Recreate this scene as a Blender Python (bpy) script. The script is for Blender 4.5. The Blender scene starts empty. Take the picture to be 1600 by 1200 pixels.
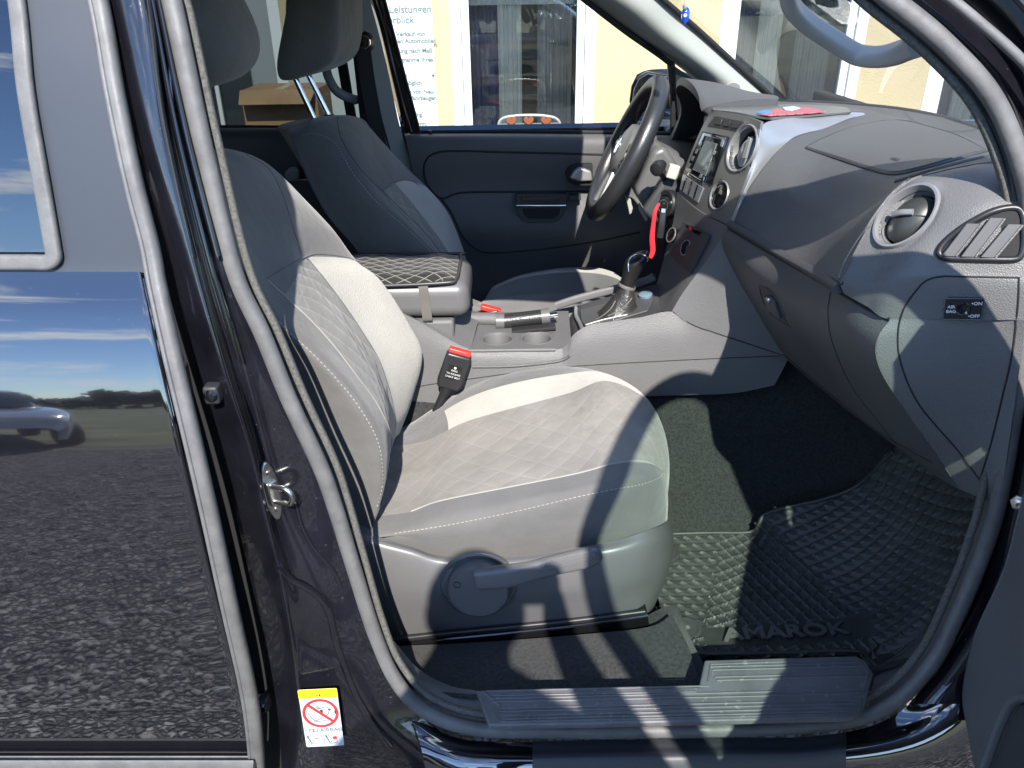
import bpy, bmesh, math, random
from mathutils import Vector, Matrix
from mathutils.bvhtree import BVHTree
random.seed(7)
S = bpy.context.scene
V = Vector
# ---------------------------------------------------------------- camera
F = 1202.0                                     # focal length in photo pixels (26 mm equivalent)
CAM = V((0.0, -0.85, 1.60))
PITCH, ROLL = math.radians(27.0), math.radians(1.0)
FWD = V((0, math.cos(PITCH), -math.sin(PITCH)))
R0 = V((1, 0, 0)); U0 = V((0, math.sin(PITCH), math.cos(PITCH)))
RIGHT = math.cos(ROLL)*R0 - math.sin(ROLL)*U0
UP = math.cos(ROLL)*U0 + math.sin(ROLL)*R0
cd = bpy.data.cameras.new('camera'); cam = bpy.data.objects.new('camera', cd)
S.collection.objects.link(cam); S.camera = cam
cd.sensor_width = 36; cd.lens = F/1600*36; cd.clip_start = 0.02; cd.clip_end = 900
m3 = Matrix((RIGHT, UP, -FWD)).transposed()
cam.matrix_world = Matrix.Translation(CAM) @ m3.to_4x4()
# ---------------------------------------------------------------- light
SUN_A, SUN_M = -0.06, 0.86                     # sunlight runs (SUN_A, 1, -SUN_M)
LDIR = V((SUN_A, 1, -SUN_M)).normalized()
sd = bpy.data.lights.new('sun', 'SUN'); sd.energy = 4.3; sd.angle = math.radians(0.55); sd.color = (1, 0.945, 0.87)
so = bpy.data.objects.new('sun', sd); S.collection.objects.link(so)
so.rotation_euler = LDIR.to_track_quat('-Z', 'Y').to_euler(); so.location = (0, -20, 20)
W = bpy.data.worlds.new('World'); S.world = W; W.use_nodes = True
wn, wl = W.node_tree.nodes, W.node_tree.links; wn.clear()
wo = wn.new('ShaderNodeOutputWorld'); wb = wn.new('ShaderNodeBackground'); wb.inputs[1].default_value = 0.15
sk = wn.new('ShaderNodeTexSky'); sk.sky_type = 'NISHITA'; sk.sun_disc = False
sk.sun_elevation = math.atan(SUN_M); sk.sun_rotation = math.radians(180); sk.air_density = 0.8; sk.dust_density = 0.05; sk.ozone_density = 2.6
tc = wn.new('ShaderNodeTexCoord'); mp = wn.new('ShaderNodeMapping'); mp.inputs['Scale'].default_value = (1.5, 1.5, 6.5)
mp.inputs['Location'].default_value = (0.3, 0.1, 0.35)
nz = wn.new('ShaderNodeTexNoise'); nz.inputs['Scale'].default_value = 2.3; nz.inputs['Detail'].default_value = 9; nz.inputs['Roughness'].default_value = 0.62
cr = wn.new('ShaderNodeValToRGB'); cr.color_ramp.elements[0].position = 0.52; cr.color_ramp.elements[1].position = 0.66
mx = wn.new('ShaderNodeMixRGB'); mx.inputs[2].default_value = (9.5, 9.2, 9.0, 1)
wl.new(tc.outputs['Generated'], mp.inputs['Vector']); wl.new(mp.outputs[0], nz.inputs['Vector']); wl.new(nz.outputs['Fac'], cr.inputs[0])
wl.new(cr.outputs[0], mx.inputs[0]); wl.new(sk.outputs[0], mx.inputs[1]); tn = wn.new('ShaderNodeMixRGB'); tn.blend_type = 'MULTIPLY'; tn.inputs[0].default_value = 1; tn.inputs[2].default_value = (.86,.97,1.12,1); wl.new(mx.outputs[0], tn.inputs[1]); wl.new(tn.outputs[0], wb.inputs[0]); wl.new(wb.outputs[0], wo.inputs[0])
S.view_settings.view_transform = 'Standard'; S.view_settings.look = 'None'; S.view_settings.exposure = 1.42; S.view_settings.gamma = 1
S.cycles.use_denoising = True; S.cycles.max_bounces = 8; S.cycles.transparent_max_bounces = 12; S.cycles.caustics_reflective = False; S.cycles.caustics_refractive = False
# ---------------------------------------------------------------- photo pixel -> point on a known plane
def ray(px, py): return FWD + RIGHT*((px-800)/F) + UP*((600-py)/F)
def P(px, py, Y): d = ray(px, py); return CAM + d*((Y-CAM.y)/d.y)
def Q(px, py, Z): d = ray(px, py); return CAM + d*((Z-CAM.z)/d.z)
def X(px, py, x): d = ray(px, py); return CAM + d*((x-CAM.x)/d.x)
def PL(pts, Y): return [P(a[0], a[1], a[2] if len(a) > 2 else Y) for a in pts]
# ---------------------------------------------------------------- object helpers
WT = {}
def thing(name, label, cat, loc=(0,0,0), group=None, kind=None):
    o = bpy.data.objects.new(name, None); S.collection.objects.link(o); o.location = loc; o.empty_display_size = .1
    o['label'] = label; o['category'] = cat
    if group: o['group'] = group
    if kind: o['kind'] = kind
    WT[o] = V(loc); return o
def tag(o, label=None, cat=None, group=None, kind=None):
    if label: o['label'] = label
    if cat: o['category'] = cat
    if group: o['group'] = group
    if kind: o['kind'] = kind
    return o
BV = {}
def link(me, name, parent, mats, smooth=True, sharp=None):
    o = bpy.data.objects.new(name, me); S.collection.objects.link(o)
    for m in (mats if isinstance(mats, (list, tuple)) else [mats]): me.materials.append(m)
    if smooth: me.shade_smooth()
    if sharp: me.set_sharp_from_angle(angle=math.radians(sharp))
    if parent: o.parent = parent; o.location = -WT[parent]
    WT[o] = V((0,0,0)); return o
def mesh(name, vs, fs, mats, parent, smooth=True, sharp=None, mi=None):
    me = bpy.data.meshes.new(name); me.from_pydata([tuple(v) for v in vs], [], fs); me.update()
    if mi:
        for p, k in zip(me.polygons, mi): p.material_index = k
    return link(me, name, parent, mats, smooth, sharp)
def cr1(p0, p1, p2, p3, t):
    return 0.5*((2*p1) + (p2-p0)*t + (2*p0-5*p1+4*p2-p3)*t*t + (3*p1-p0-3*p2+p3)*t*t*t)
def crv(pts, k, closed=False):
    n = len(pts); out = []
    for i in range(n if closed else n-1):
        if closed: a, b, c, d = pts[(i-1) % n], pts[i], pts[(i+1) % n], pts[(i+2) % n]
        else:
            b, c = pts[i], pts[i+1]; a = pts[i-1] if i else 2*b-c; d = pts[i+2] if i+2 < n else 2*c-b
        for j in range(k): out.append(cr1(a, b, c, d, j/k))
    if not closed: out.append(pts[-1].copy())
    return out
def patch(name, rows, mats, parent, k=6, thick=0, closed=False, matfn=None, flip=None, kr=None, disp=None, sharp=None, linear=False):
    """smooth surface through a grid of 3-D control points; matfn(row, col) picks the material slot; thick gives it body away from the viewer"""
    kr = kr or k; nc0 = len(rows[0])
    G = [crv(r, k, closed) for r in rows]
    cols = [crv([g[j] for g in G], kr) for j in range(len(G[0]))]
    nr, nc = len(cols[0]), len(cols)
    vs = [cols[j][i] for i in range(nr) for j in range(nc)]
    fs, mi, uvs = [], [], []
    nq = nc if closed else nc-1
    ctr = sum(vs, V())/len(vs); acc = 0
    for i in range(nr-1):
        for j in range(nq):
            j2 = (j+1) % nc
            f = (i*nc+j, i*nc+j2, (i+1)*nc+j2, (i+1)*nc+j)
            n = (vs[f[2]]-vs[f[0]]).cross(vs[f[3]]-vs[f[1]])
            acc += n.dot((vs[f[0]]-ctr) if closed else (CAM-vs[f[0]]))
            fs.append(f); mi.append(matfn(i/kr, j/k) if matfn else 0)
            uvs.append([(j/k, i/kr), ((j+1)/k, i/kr), ((j+1)/k, (i+1)/kr), (j/k, (i+1)/kr)])
    fl = (acc < 0) if flip is None else flip
    if fl: fs = [tuple(reversed(f)) for f in fs]; uvs = [list(reversed(u)) for u in uvs]
    me = bpy.data.meshes.new(name); me.from_pydata([tuple(v) for v in vs], [], fs); me.update()
    for p, kx in zip(me.polygons, mi): p.material_index = kx
    ul = me.uv_layers.new(name='UVMap'); q = 0
    for u in uvs:
        for c in u: ul.data[q].uv = c; q += 1
    o = link(me, name, parent, mats, True, sharp)
    if disp:
        ns = [v.normal.copy() for v in me.vertices]
        for v, n in zip(me.vertices, ns): v.co += n*disp(v.co)
        vs = [v.co.copy() for v in me.vertices]
    BV[o] = BVHTree.FromPolygons([tuple(v) for v in vs], fs)
    if thick:
        s = o.modifiers.new('body', 'SOLIDIFY'); s.thickness = thick; s.offset = -1; s.use_rim = True
        e = o.modifiers.new('edges', 'EDGE_SPLIT'); e.split_angle = math.radians(55)
    return o
def hit(o, px, py):
    d = ray(px, py).normalized(); r = BV[o].ray_cast(CAM, d)
    if r[0] is None:
        r = BV[o].find_nearest(CAM + d*(1.5))
        best = None
        for t in [0.6+0.02*i for i in range(120)]:
            q = BV[o].find_nearest(CAM+d*t)
            if best is None or q[3] < best[1]: best = (q, q[3])
        r = best[0]
    n = r[1]; n = n if n.dot(d) < 0 else -n
    return r[0], n
def sweep(name, path, prof, mat, parent, k=6, closed=False, up=None, closedprof=True, scale=None, sharp=50, raw=False, caps=True):
    pts = list(path) if raw else crv(list(path), k, closed); n = len(pts)
    if scale and not raw:
        sc = crv([V((s,0,0)) for s in scale], k); sc = [s.x for s in sc]
    elif scale: sc = scale
    else: sc = [1]*n
    vs = []; N = None
    for i, p in enumerate(pts):
        a = pts[(i-1) % n] if (closed or i) else p; b = pts[(i+1) % n] if (closed or i < n-1) else p
        T = (b-a).normalized()
        if up is not None: u = (up(i/(n-1), p) if callable(up) else V(up)); N = (u - T*u.dot(T)).normalized()
        else:
            if N is None:
                u = V((0,0,1)) if abs(T.z) < .9 else V((0,1,0)); N = (u - T*u.dot(T)).normalized()
            else: N = (N - T*N.dot(T)).normalized()
        B = T.cross(N)
        for (x, y) in prof: vs.append(p + B*(x*sc[i]) + N*(y*sc[i]))
    m = len(prof); fs = []
    for i in range(n if closed else n-1):
        for j in range(m if closedprof else m-1):
            i2, j2 = (i+1) % n, (j+1) % m
            fs.append((i*m+j, i*m+j2, i2*m+j2, i2*m+j))
    if not closed and closedprof and caps: fs += [tuple(range(m-1, -1, -1)), tuple((n-1)*m+j for j in range(m))]
    o = mesh(name, vs, fs, mat, parent, True, sharp); fixn(o); return o
def fixn(o):
    bm = bmesh.new(); bm.from_mesh(o.data); bmesh.ops.recalc_face_normals(bm, faces=bm.faces); bm.to_mesh(o.data); bm.free()
def circ(r, n=12, rx=None): return [((rx or r)*math.cos(2*math.pi*i/n), r*math.sin(2*math.pi*i/n)) for i in range(n)]
def rrect(w, h, r, n=4):
    out = []
    for cx, cy, a0 in ((w/2-r, h/2-r, 0), (-w/2+r, h/2-r, 90), (-w/2+r, -h/2+r, 180), (w/2-r, -h/2+r, 270)):
        for i in range(n+1):
            a = math.radians(a0+90*i/n); out.append((cx+r*math.cos(a), cy+r*math.sin(a)))
    return out
def tube(name, path, r, mat, parent, k=6, n=10, closed=False, scale=None, raw=False): return sweep(name, path, circ(r, n), mat, parent, k, closed, scale=scale, raw=raw)
def bevel(o, w, seg=3, ang=40):
    b = o.modifiers.new('bevel', 'BEVEL'); b.width = w; b.segments = seg; b.limit_method = 'ANGLE'; b.angle_limit = math.radians(ang); b.harden_normals = False
    return o
def prism(name, pts, vec, mat, parent, bev=0, seg=3, sharp=35, mats=None, mi=None):
    n = len(pts); vec = V(vec); vs = list(pts)+[p+vec for p in pts]
    fs = [tuple(range(n)), tuple(range(2*n-1, n-1, -1))]+[(i, i+n, (i+1) % n+n, (i+1) % n) for i in range(n)]
    o = mesh(name, vs, fs, mat, parent, True, sharp); fixn(o)
    if bev: bevel(o, bev, seg)
    return o
def box(name, c, d, mat, parent, bev=.004, rot=None, seg=3):
    vs = []
    for z in (-1, 1):
        for y in (-1, 1):
            for x in (-1, 1):
                v = V((x*d[0]/2, y*d[1]/2, z*d[2]/2)); vs.append((rot @ v if rot else v)+V(c))
    o = mesh(name, vs, [(0,2,3,1),(4,5,7,6),(0,1,5,4),(2,6,7,3),(0,4,6,2),(1,3,7,5)], mat, parent, True, 35)
    if bev: bevel(o, bev, seg)
    return o
def frame(n, hint=V((0,0,1))):
    n = V(n).normalized(); x = hint.cross(n)
    if x.length < 1e-4: x = V((1,0,0)).cross(n)
    x.normalize(); return x, n.cross(x), n
def lathe(name, c, ax, prof, mat, parent, n=40, sx=1, sy=1, hint=V((0,0,1)), sharp=35, matfn=None):
    x, y, z = frame(ax, hint); c = V(c); vs = []; fs = []; mi = []
    for (r, h) in prof:
        for i in range(n):
            a = 2*math.pi*i/n; vs.append(c + x*(r*sx*math.cos(a)) + y*(r*sy*math.sin(a)) + z*h)
    for k in range(len(prof)-1):
        for i in range(n):
            fs.append((k*n+i, k*n+(i+1) % n, (k+1)*n+(i+1) % n, (k+1)*n+i)); mi.append(matfn(k) if matfn else 0)
    if prof[0][0] > 1e-5: pass
    o = mesh(name, vs, fs, mat, parent, True, sharp, mi)
    bm = bmesh.new(); bm.from_mesh(o.data); bmesh.ops.remove_doubles(bm, verts=bm.verts, dist=1e-6); bmesh.ops.recalc_face_normals(bm, faces=bm.faces); bm.to_mesh(o.data); bm.free()
    return o
def seam(name, on, px, mat, parent, r=.002, k=5, lift=0.0, scale=None):
    c = crv([V((a, b, 0)) for a, b in px], k); pts = []
    for q in c:
        p, n = hit(on, q.x, q.y); pts.append(p+n*lift)
    return tube(name, pts, r, mat, parent, 1, 6, raw=True, scale=scale)
def decal(name, on, top, bot, mat, parent, n=(12, 8), lift=.002, thick=.002):
    """thin plate that follows another surface, between an upper and a lower edge curve"""
    T = crv([V((a, b, 0)) for a, b in top], 8); B = crv([V((a, b, 0)) for a, b in bot], 8)
    def at(c, t):
        f = t*(len(c)-1); i = min(int(f), len(c)-2); return c[i].lerp(c[i+1], f-i)
    rows = []
    for i in range(n[1]+1):
        r = []
        for j in range(n[0]+1):
            q = at(T, j/n[0]).lerp(at(B, j/n[0]), i/n[1]); p, nn = hit(on, q.x, q.y); r.append(p+nn*lift)
        rows.append(r)
    return patch(name, rows, mat, parent, 1, thick)
def text(name, s, size, o, xd, yd, mat, parent, ext=.0004, align='LEFT', bold=0, sx=1):
    c = bpy.data.curves.new(name, 'FONT'); c.body = s; c.size = size; c.extrude = ext; c.align_x = align; c.offset = bold; c.resolution_u = 3
    t = bpy.data.objects.new('tmp', c); S.collection.objects.link(t)
    dg = bpy.context.evaluated_depsgraph_get(); me = bpy.data.meshes.new_from_object(t.evaluated_get(dg)); bpy.data.objects.remove(t)
    xd = V(xd).normalized(); yd = V(yd); yd = (yd-xd*yd.dot(xd)).normalized(); zd = xd.cross(yd)
    for v in me.vertices: v.co = V(o)+xd*(v.co.x*sx)+yd*v.co.y+zd*v.co.z
    me.materials.clear(); return link(me, name, parent, mat, False)
# ---------------------------------------------------------------- materials (all procedural)
def newmat(name):
    m = bpy.data.materials.new(name); m.use_nodes = True; nt = m.node_tree; b = nt.nodes['Principled BSDF']; return m, nt, b
def M(name, col, rough=.5, metal=0, spec=.5, coat=0, bump=(), mott=None, rmott=None, sheen=0, dust=None, coat_ior=1.5):
    """bump: list of (kind, scale, strength); mott: (scale, amount) colour wear; dust: (scale, threshold, colour) specks"""
    m, nt, b = newmat(name); N, L = nt.nodes, nt.links
    b.inputs['Base Color'].default_value = (*col, 1); b.inputs['Roughness'].default_value = rough; b.inputs['Metallic'].default_value = metal
    b.inputs['Specular IOR Level'].default_value = spec; b.inputs['Coat Weight'].default_value = coat; b.inputs['Coat Roughness'].default_value = .015; b.inputs['Coat IOR'].default_value = coat_ior
    if sheen: b.inputs['Sheen Weight'].default_value = sheen
    t = N.new('ShaderNodeTexCoord'); src = None
    if mott:
        n = N.new('ShaderNodeTexNoise'); n.inputs['Scale'].default_value = mott[0]; n.inputs['Detail'].default_value = 6; n.inputs['Roughness'].default_value = .65
        r = N.new('ShaderNodeMapRange'); r.inputs[1].default_value = .3; r.inputs[2].default_value = .7; r.inputs[3].default_value = 1-mott[1]; r.inputs[4].default_value = 1+mott[1]
        x = N.new('ShaderNodeMixRGB'); x.blend_type = 'MULTIPLY'; x.inputs[0].default_value = 1; x.inputs[1].default_value = (*col, 1)
        L.new(t.outputs['Object'], n.inputs['Vector']); L.new(n.outputs['Fac'], r.inputs[0]); L.new(r.outputs[0], x.inputs[2]); src = x.outputs[0]
    if dust:
        n = N.new('ShaderNodeTexNoise'); n.inputs['Scale'].default_value = dust[0]; n.inputs['Detail'].default_value = 3
        r = N.new('ShaderNodeMapRange'); r.inputs[1].default_value = dust[1]; r.inputs[2].default_value = dust[1]+.06
        x = N.new('ShaderNodeMixRGB'); x.inputs[2].default_value = (*dust[2], 1)
        if src: L.new(src, x.inputs[1])
        else: x.inputs[1].default_value = (*col, 1)
        L.new(t.outputs['Object'], n.inputs['Vector']); L.new(n.outputs['Fac'], r.inputs[0]); L.new(r.outputs[0], x.inputs[0]); src = x.outputs[0]
    if src: L.new(src, b.inputs['Base Color'])
    if rmott:
        n = N.new('ShaderNodeTexNoise'); n.inputs['Scale'].default_value = rmott[0]; n.inputs['Detail'].default_value = 4
        r = N.new('ShaderNodeMapRange'); r.inputs[1].default_value = .3; r.inputs[2].default_value = .7; r.inputs[3].default_value = rough-rmott[1]; r.inputs[4].default_value = rough+rmott[1]
        L.new(t.outputs['Object'], n.inputs['Vector']); L.new(n.outputs['Fac'], r.inputs[0]); L.new(r.outputs[0], b.inputs['Roughness'])
    prev = None
    for kind, sc, st in bump:
        if kind == 'noise': n = N.new('ShaderNodeTexNoise'); n.inputs['Detail'].default_value = 4; out = n.outputs['Fac']
        elif kind == 'grain': n = N.new('ShaderNodeTexVoronoi'); n.feature = 'SMOOTH_F1'; n.inputs['Smoothness'].default_value = .4; out = n.outputs['Distance']
        elif kind == 'cell': n = N.new('ShaderNodeTexVoronoi'); n.feature = 'DISTANCE_TO_EDGE'; out = n.outputs['Distance']
        n.inputs['Scale'].default_value = sc; L.new(t.outputs['Object'], n.inputs['Vector'])
        bp = N.new('ShaderNodeBump'); bp.inputs['Strength'].default_value = st; bp.inputs['Distance'].default_value = .6/sc
        L.new(out, bp.inputs['Height'])
        if prev: L.new(prev, bp.inputs['Normal'])
        prev = bp.outputs[0]
    if prev: L.new(prev, b.inputs['Normal'])
    return m
def quilt_mat(name, col, line, su, sv, lw=.035, depth=.5, rough=.9, stain=0):
    """cloth stitched in lozenges along the panel's own UV"""
    m, nt, b = newmat(name); N, L = nt.nodes, nt.links; b.inputs['Roughness'].default_value = rough; b.inputs['Sheen Weight'].default_value = .15
    uv = N.new('ShaderNodeUVMap'); sp = N.new('ShaderNodeSeparateXYZ'); L.new(uv.outputs[0], sp.inputs[0])
    def mth(op, a, bb=None):
        n = N.new('ShaderNodeMath'); n.operation = op
        for i, q in enumerate((a, bb)):
            if q is None: continue
            if isinstance(q, (int, float)): n.inputs[i].default_value = q
            else: L.new(q, n.inputs[i])
        return n.outputs[0]
    u = mth('MULTIPLY', sp.outputs[0], su); v = mth('MULTIPLY', sp.outputs[1], sv)
    d = []
    for op in ('ADD', 'SUBTRACT'):
        f = mth('FRACT', mth(op, u, v)); d.append(mth('ABSOLUTE', mth('SUBTRACT', f, .5)))   # .5 at stitch
    dd = mth('MAXIMUM', d[0], d[1]); e = mth('SUBTRACT', .5, dd)                                # distance to stitch
    r = N.new('ShaderNodeMapRange'); r.inputs[1].default_value = lw*.5; r.inputs[2].default_value = lw; L.new(e, r.inputs[0])
    t = N.new('ShaderNodeTexCoord'); n = N.new('ShaderNodeTexNoise'); n.inputs['Scale'].default_value = 9; n.inputs['Detail'].default_value = 5; L.new(t.outputs['Object'], n.inputs['Vector'])
    mr = N.new('ShaderNodeMapRange'); mr.inputs[1].default_value = .3; mr.inputs[2].default_value = .7; mr.inputs[3].default_value = .84; mr.inputs[4].default_value = 1.1; L.new(n.outputs['Fac'], mr.inputs[0])
    x0 = N.new('ShaderNodeMixRGB'); x0.inputs[1].default_value = (*line, 1); x0.inputs[2].default_value = (*col, 1); L.new(r.outputs[0], x0.inputs[0])
    x = N.new('ShaderNodeMixRGB'); x.blend_type = 'MULTIPLY'; x.inputs[0].default_value = 1; L.new(x0.outputs[0], x.inputs[1]); L.new(mr.outputs[0], x.inputs[2])
    if stain:   # old drink stains and rubbed patches
        ns = N.new('ShaderNodeTexNoise'); ns.inputs['Scale'].default_value = 5.5; ns.inputs['Detail'].default_value = 7; ns.inputs['Roughness'].default_value = .7; L.new(t.outputs['Object'], ns.inputs['Vector'])
        ms = N.new('ShaderNodeMapRange'); ms.inputs[1].default_value = .54; ms.inputs[2].default_value = .70; ms.inputs[4].default_value = stain; L.new(ns.outputs['Fac'], ms.inputs[0])
        xs = N.new('ShaderNodeMixRGB'); xs.inputs[2].default_value = (.085,.068,.052,1); L.new(ms.outputs[0], xs.inputs[0]); L.new(x.outputs[0], xs.inputs[1]); x = xs
    L.new(x.outputs[0], b.inputs['Base Color'])
    pw = mth('POWER', mth('MULTIPLY', e, 2), .45)
    n2 = N.new('ShaderNodeTexNoise'); n2.inputs['Scale'].default_value = 700; L.new(t.outputs['Object'], n2.inputs['Vector'])
    b0 = N.new('ShaderNodeBump'); b0.inputs['Strength'].default_value = .25; b0.inputs['Distance'].default_value = .001; L.new(n2.outputs['Fac'], b0.inputs['Height'])
    n3 = N.new('ShaderNodeTexNoise'); n3.inputs['Scale'].default_value = 18; n3.inputs['Detail'].default_value = 4; L.new(t.outputs['Object'], n3.inputs['Vector']); b3 = N.new('ShaderNodeBump'); b3.inputs['Strength'].default_value = .16; b3.inputs['Distance'].default_value = .03; L.new(n3.outputs['Fac'], b3.inputs['Height']); L.new(b3.outputs[0], b0.inputs['Normal'])
    bp = N.new('ShaderNodeBump'); bp.inputs['Strength'].default_value = depth; bp.inputs['Distance'].default_value = .006; L.new(pw, bp.inputs['Height']); L.new(b0.outputs[0], bp.inputs['Normal'])
    L.new(bp.outputs[0], b.inputs['Normal']); return m
def glass_mat(name, tint, refl=1.0):
    m, nt, b = newmat(name); N, L = nt.nodes, nt.links; N.remove(b)
    t = N.new('ShaderNodeBsdfTransparent'); t.inputs[0].default_value = (*tint, 1); g = N.new('ShaderNodeBsdfGlossy'); g.inputs['Roughness'].default_value = .0
    f = N.new('ShaderNodeFresnel'); f.inputs[0].default_value = 1.5; mu = N.new('ShaderNodeMath'); mu.operation = 'MULTIPLY'; mu.inputs[1].default_value = refl
    x = N.new('ShaderNodeMixShader'); L.new(f.outputs[0], mu.inputs[0]); L.new(mu.outputs[0], x.inputs[0]); L.new(t.outputs[0], x.inputs[1]); L.new(g.outputs[0], x.inputs[2]); L.new(x.outputs[0], N['Material Output'].inputs[0])
    return m
paint = M('black_paint', (.006,.006,.008), .05, coat=1, spec=.8, coat_ior=1.75, dust=(420, .72, (.09,.085,.08)), bump=[('noise', 900, .004)])
paint_in = M('black_paint_inner', (.006,.006,.009), .16, coat=.9, coat_ior=1.5, dust=(190, .70, (.055,.053,.05)), mott=(9,.5), bump=[('noise', 14, .05)])
satin = M('satin_black_trim', (.03,.034,.042), .38, spec=.5, bump=[('noise', 700, .05)], mott=(6, .06))
rubber = M('grey_rubber', (.098,.097,.096), .55, bump=[('noise', 50, .10)], mott=(24,.24), rmott=(18,.12))
rubber_dark = M('black_rubber', (.02,.02,.022), .55, bump=[('noise', 80, .1)], mott=(20, .2))
plush = M('dusty_plush_trim', (.085,.083,.075), .95, bump=[('noise', 500, .8)], mott=(250, .5))
plastic = M('grey_grained_plastic', (.079,.079,.081), .5, spec=.35, bump=[('grain', 560, .6)], mott=(3.5, .08))
plastic_lt = M('mid_grey_plastic', (.111,.110,.111), .48, spec=.4, bump=[('grain', 540, .55)], mott=(4, .07))
plastic_dk = M('dark_grained_plastic', (.045,.046,.048), .52, spec=.35, bump=[('grain', 560, .55)], mott=(5, .08))
plastic_sm = M('smooth_grey_plastic', (.102,.101,.103), .38, spec=.45, bump=[('noise', 600, .05)], mott=(8, .06))
black_pl = M('black_plastic', (.016,.016,.018), .38, spec=.45, bump=[('noise', 300, .04)])
gloss_bk = M('gloss_black', (.006,.006,.007), .1, coat=.6)
dull_bk = M('dull_black', (.008,.008,.009), .8)
silver = M('silver_trim', (.33,.33,.34), .32, metal=.55, bump=[('noise', 500, .02)])
chrome = M('chrome', (.8,.8,.82), .08, metal=1)
steel = M('zinc_steel', (.52,.50,.46), .28, metal=1, bump=[('noise', 120, .05)], mott=(40, .2))
fabric = M('grey_seat_cloth', (.104,.102,.100), .95, sheen=.2, bump=[('noise', 20, .16), ('noise', 800, .45)], mott=(7,.13))
fabric_dk = M('dark_seat_cloth', (.06,.061,.063), .95, sheen=.2, bump=[('noise', 900, .35)], mott=(5, .07))
cream = M('cream_ribbed_cloth', (.37,.355,.315), .95, sheen=.2, bump=[('grain', 330, .7)], mott=(9, .09))
piping = M('pale_piping', (.24,.23,.21), .8)
thread = M('sand_thread', (.24,.225,.19), .8)
carpet = M('dark_carpet', (.020,.021,.021), 1, sheen=.1, bump=[('noise', 420, 1.0), ('noise', 1100, .7)], mott=(160, .65))
rubber_mat = M('rubber_floor_mat', (.040,.042,.040), .5, spec=.4, bump=[('noise', 260, .15)], mott=(12, .3))
roofcloth = M('pale_headliner', (.42,.41,.38), .95, bump=[('noise', 500, .3)])
pillar_tr = M('pale_pillar_trim', (.31,.315,.29), .6, bump=[('noise', 350, .15)])
red_pl = M('red_plastic', (.62,.03,.02), .4)
glass = glass_mat('clear_glass', (.93,.96,.94), 1.0)
glass_tint = glass_mat('tinted_glass', (.15,.17,.165), 1.0)
glass_ws = glass_mat('windscreen_glass', (.91,.94,.92), .7)
mirror_m = M('mirror_glass', (.7,.75,.78), .02, metal=1)
# ================================================================ the truck: body side
TR = thing('pickup_truck', 'black double cab pickup truck, front passenger door open onto its grey cloth cabin', 'pickup truck', (0.2, 0.95, 0))
# ---- rear door
def yd(py):
    T = [(-200,.21),(0,.16),(140,.13),(280,.105),(400,.085),(425,.08),(500,.055),(600,.031),(700,.012),(800,.0),(900,-.006),(1000,-.008),(1090,-.004),(1140,.004),(1187,.018),(1240,.03)]
    for (a, b), (c, d) in zip(T, T[1:]):
        if py <= c: return b+(d-b)*(py-a)/(c-a)
    return T[-1][1]
XE = {425:221,500:237,600:260,700:283,800:307,900:331,1000:357,1090:377,1140:386,1187:390}
rows = []
for py, xe in XE.items():
    rows.append([P(x, py, yd(py)) for x in (-900,-500,-250,-100,50,xe-100,xe-30,xe-5)]+[P(xe, py, yd(py)+.0025)])
RD = patch('rear_door', rows, paint, TR, 4, .02)
rows = []
for py, a, b in ((-220,-12,86),(0,37,140),(140,52,163),(280,75,192),(400,95,222),(426,98,226)):
    rows.append([P(a+(b-a)*t, py, yd(py)+.002) for t in (0,.35,.7,1)])
patch('window_surround', rows, satin, RD, 4, .02)
rows = [[P(x, py, yd(py)+.002) for x in (-900,-400,0,60,98)] for py in (398,412,427)]
patch('window_surround', rows, satin, RD, 4, .02)
rows = [[P(x, py, yd(py)+.012) for x in (-900,-400,0,a)] for py, a in ((-220,-10),(0,30),(140,44),(280,66),(404,90))]
patch('window', rows, glass_mat('dark_privacy_glass', (.03,.035,.04), 3.4), RD, 4, .004)
# rubber strip round the rear window
sp = [P(x, y, yd(y)-.003) for x, y in ((-10,-220),(26,0),(40,140),(64,280),(80,372))]
sweep('window_frame', crv(sp, 5)+crv([P(82,385,yd(385)-.003), P(84,402,yd(402)-.003), P(74,410,yd(408)-.003), P(55,410,yd(408)-.003)], 5)+crv([P(40,410,yd(408)-.003), P(-200,410,yd(408)-.003), P(-900,410,yd(408)-.003)],3),
      rrect(.020,.011,.005), rubber, RD, raw=True, up=(0,-1,.25))
# grey edge trim of the rear door
ep = [(100,-220,.2),(153,0),(178,140),(207,280),(234,385),(246,450),(272,568),(299,680),(327,800),(361,955),(385,1060),(397,1130),(403,1200),(404,1290)]
sweep('edge_trim', PL([(a[0], a[1], yd(a[1])-.003) for a in ep], 0), rrect(.023,.02,.008), rubber, RD, 6, up=(0,-1,.2))
sweep('edge_lip', PL([(a[0]-12, a[1], yd(a[1])-.012) for a in ep], 0), rrect(.006,.006,.0025), rubber, RD, 6, up=(0,-1,.2))
# lower moulding
rows = [[P(x, py, Y) for x in (-900,-400,0,250,396)] for py, Y in ((1186,.006),(1192,-.006),(1230,-.006),(1290,.02))]
patch('lower_moulding', rows, rubber, RD, 4, .02)
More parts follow.
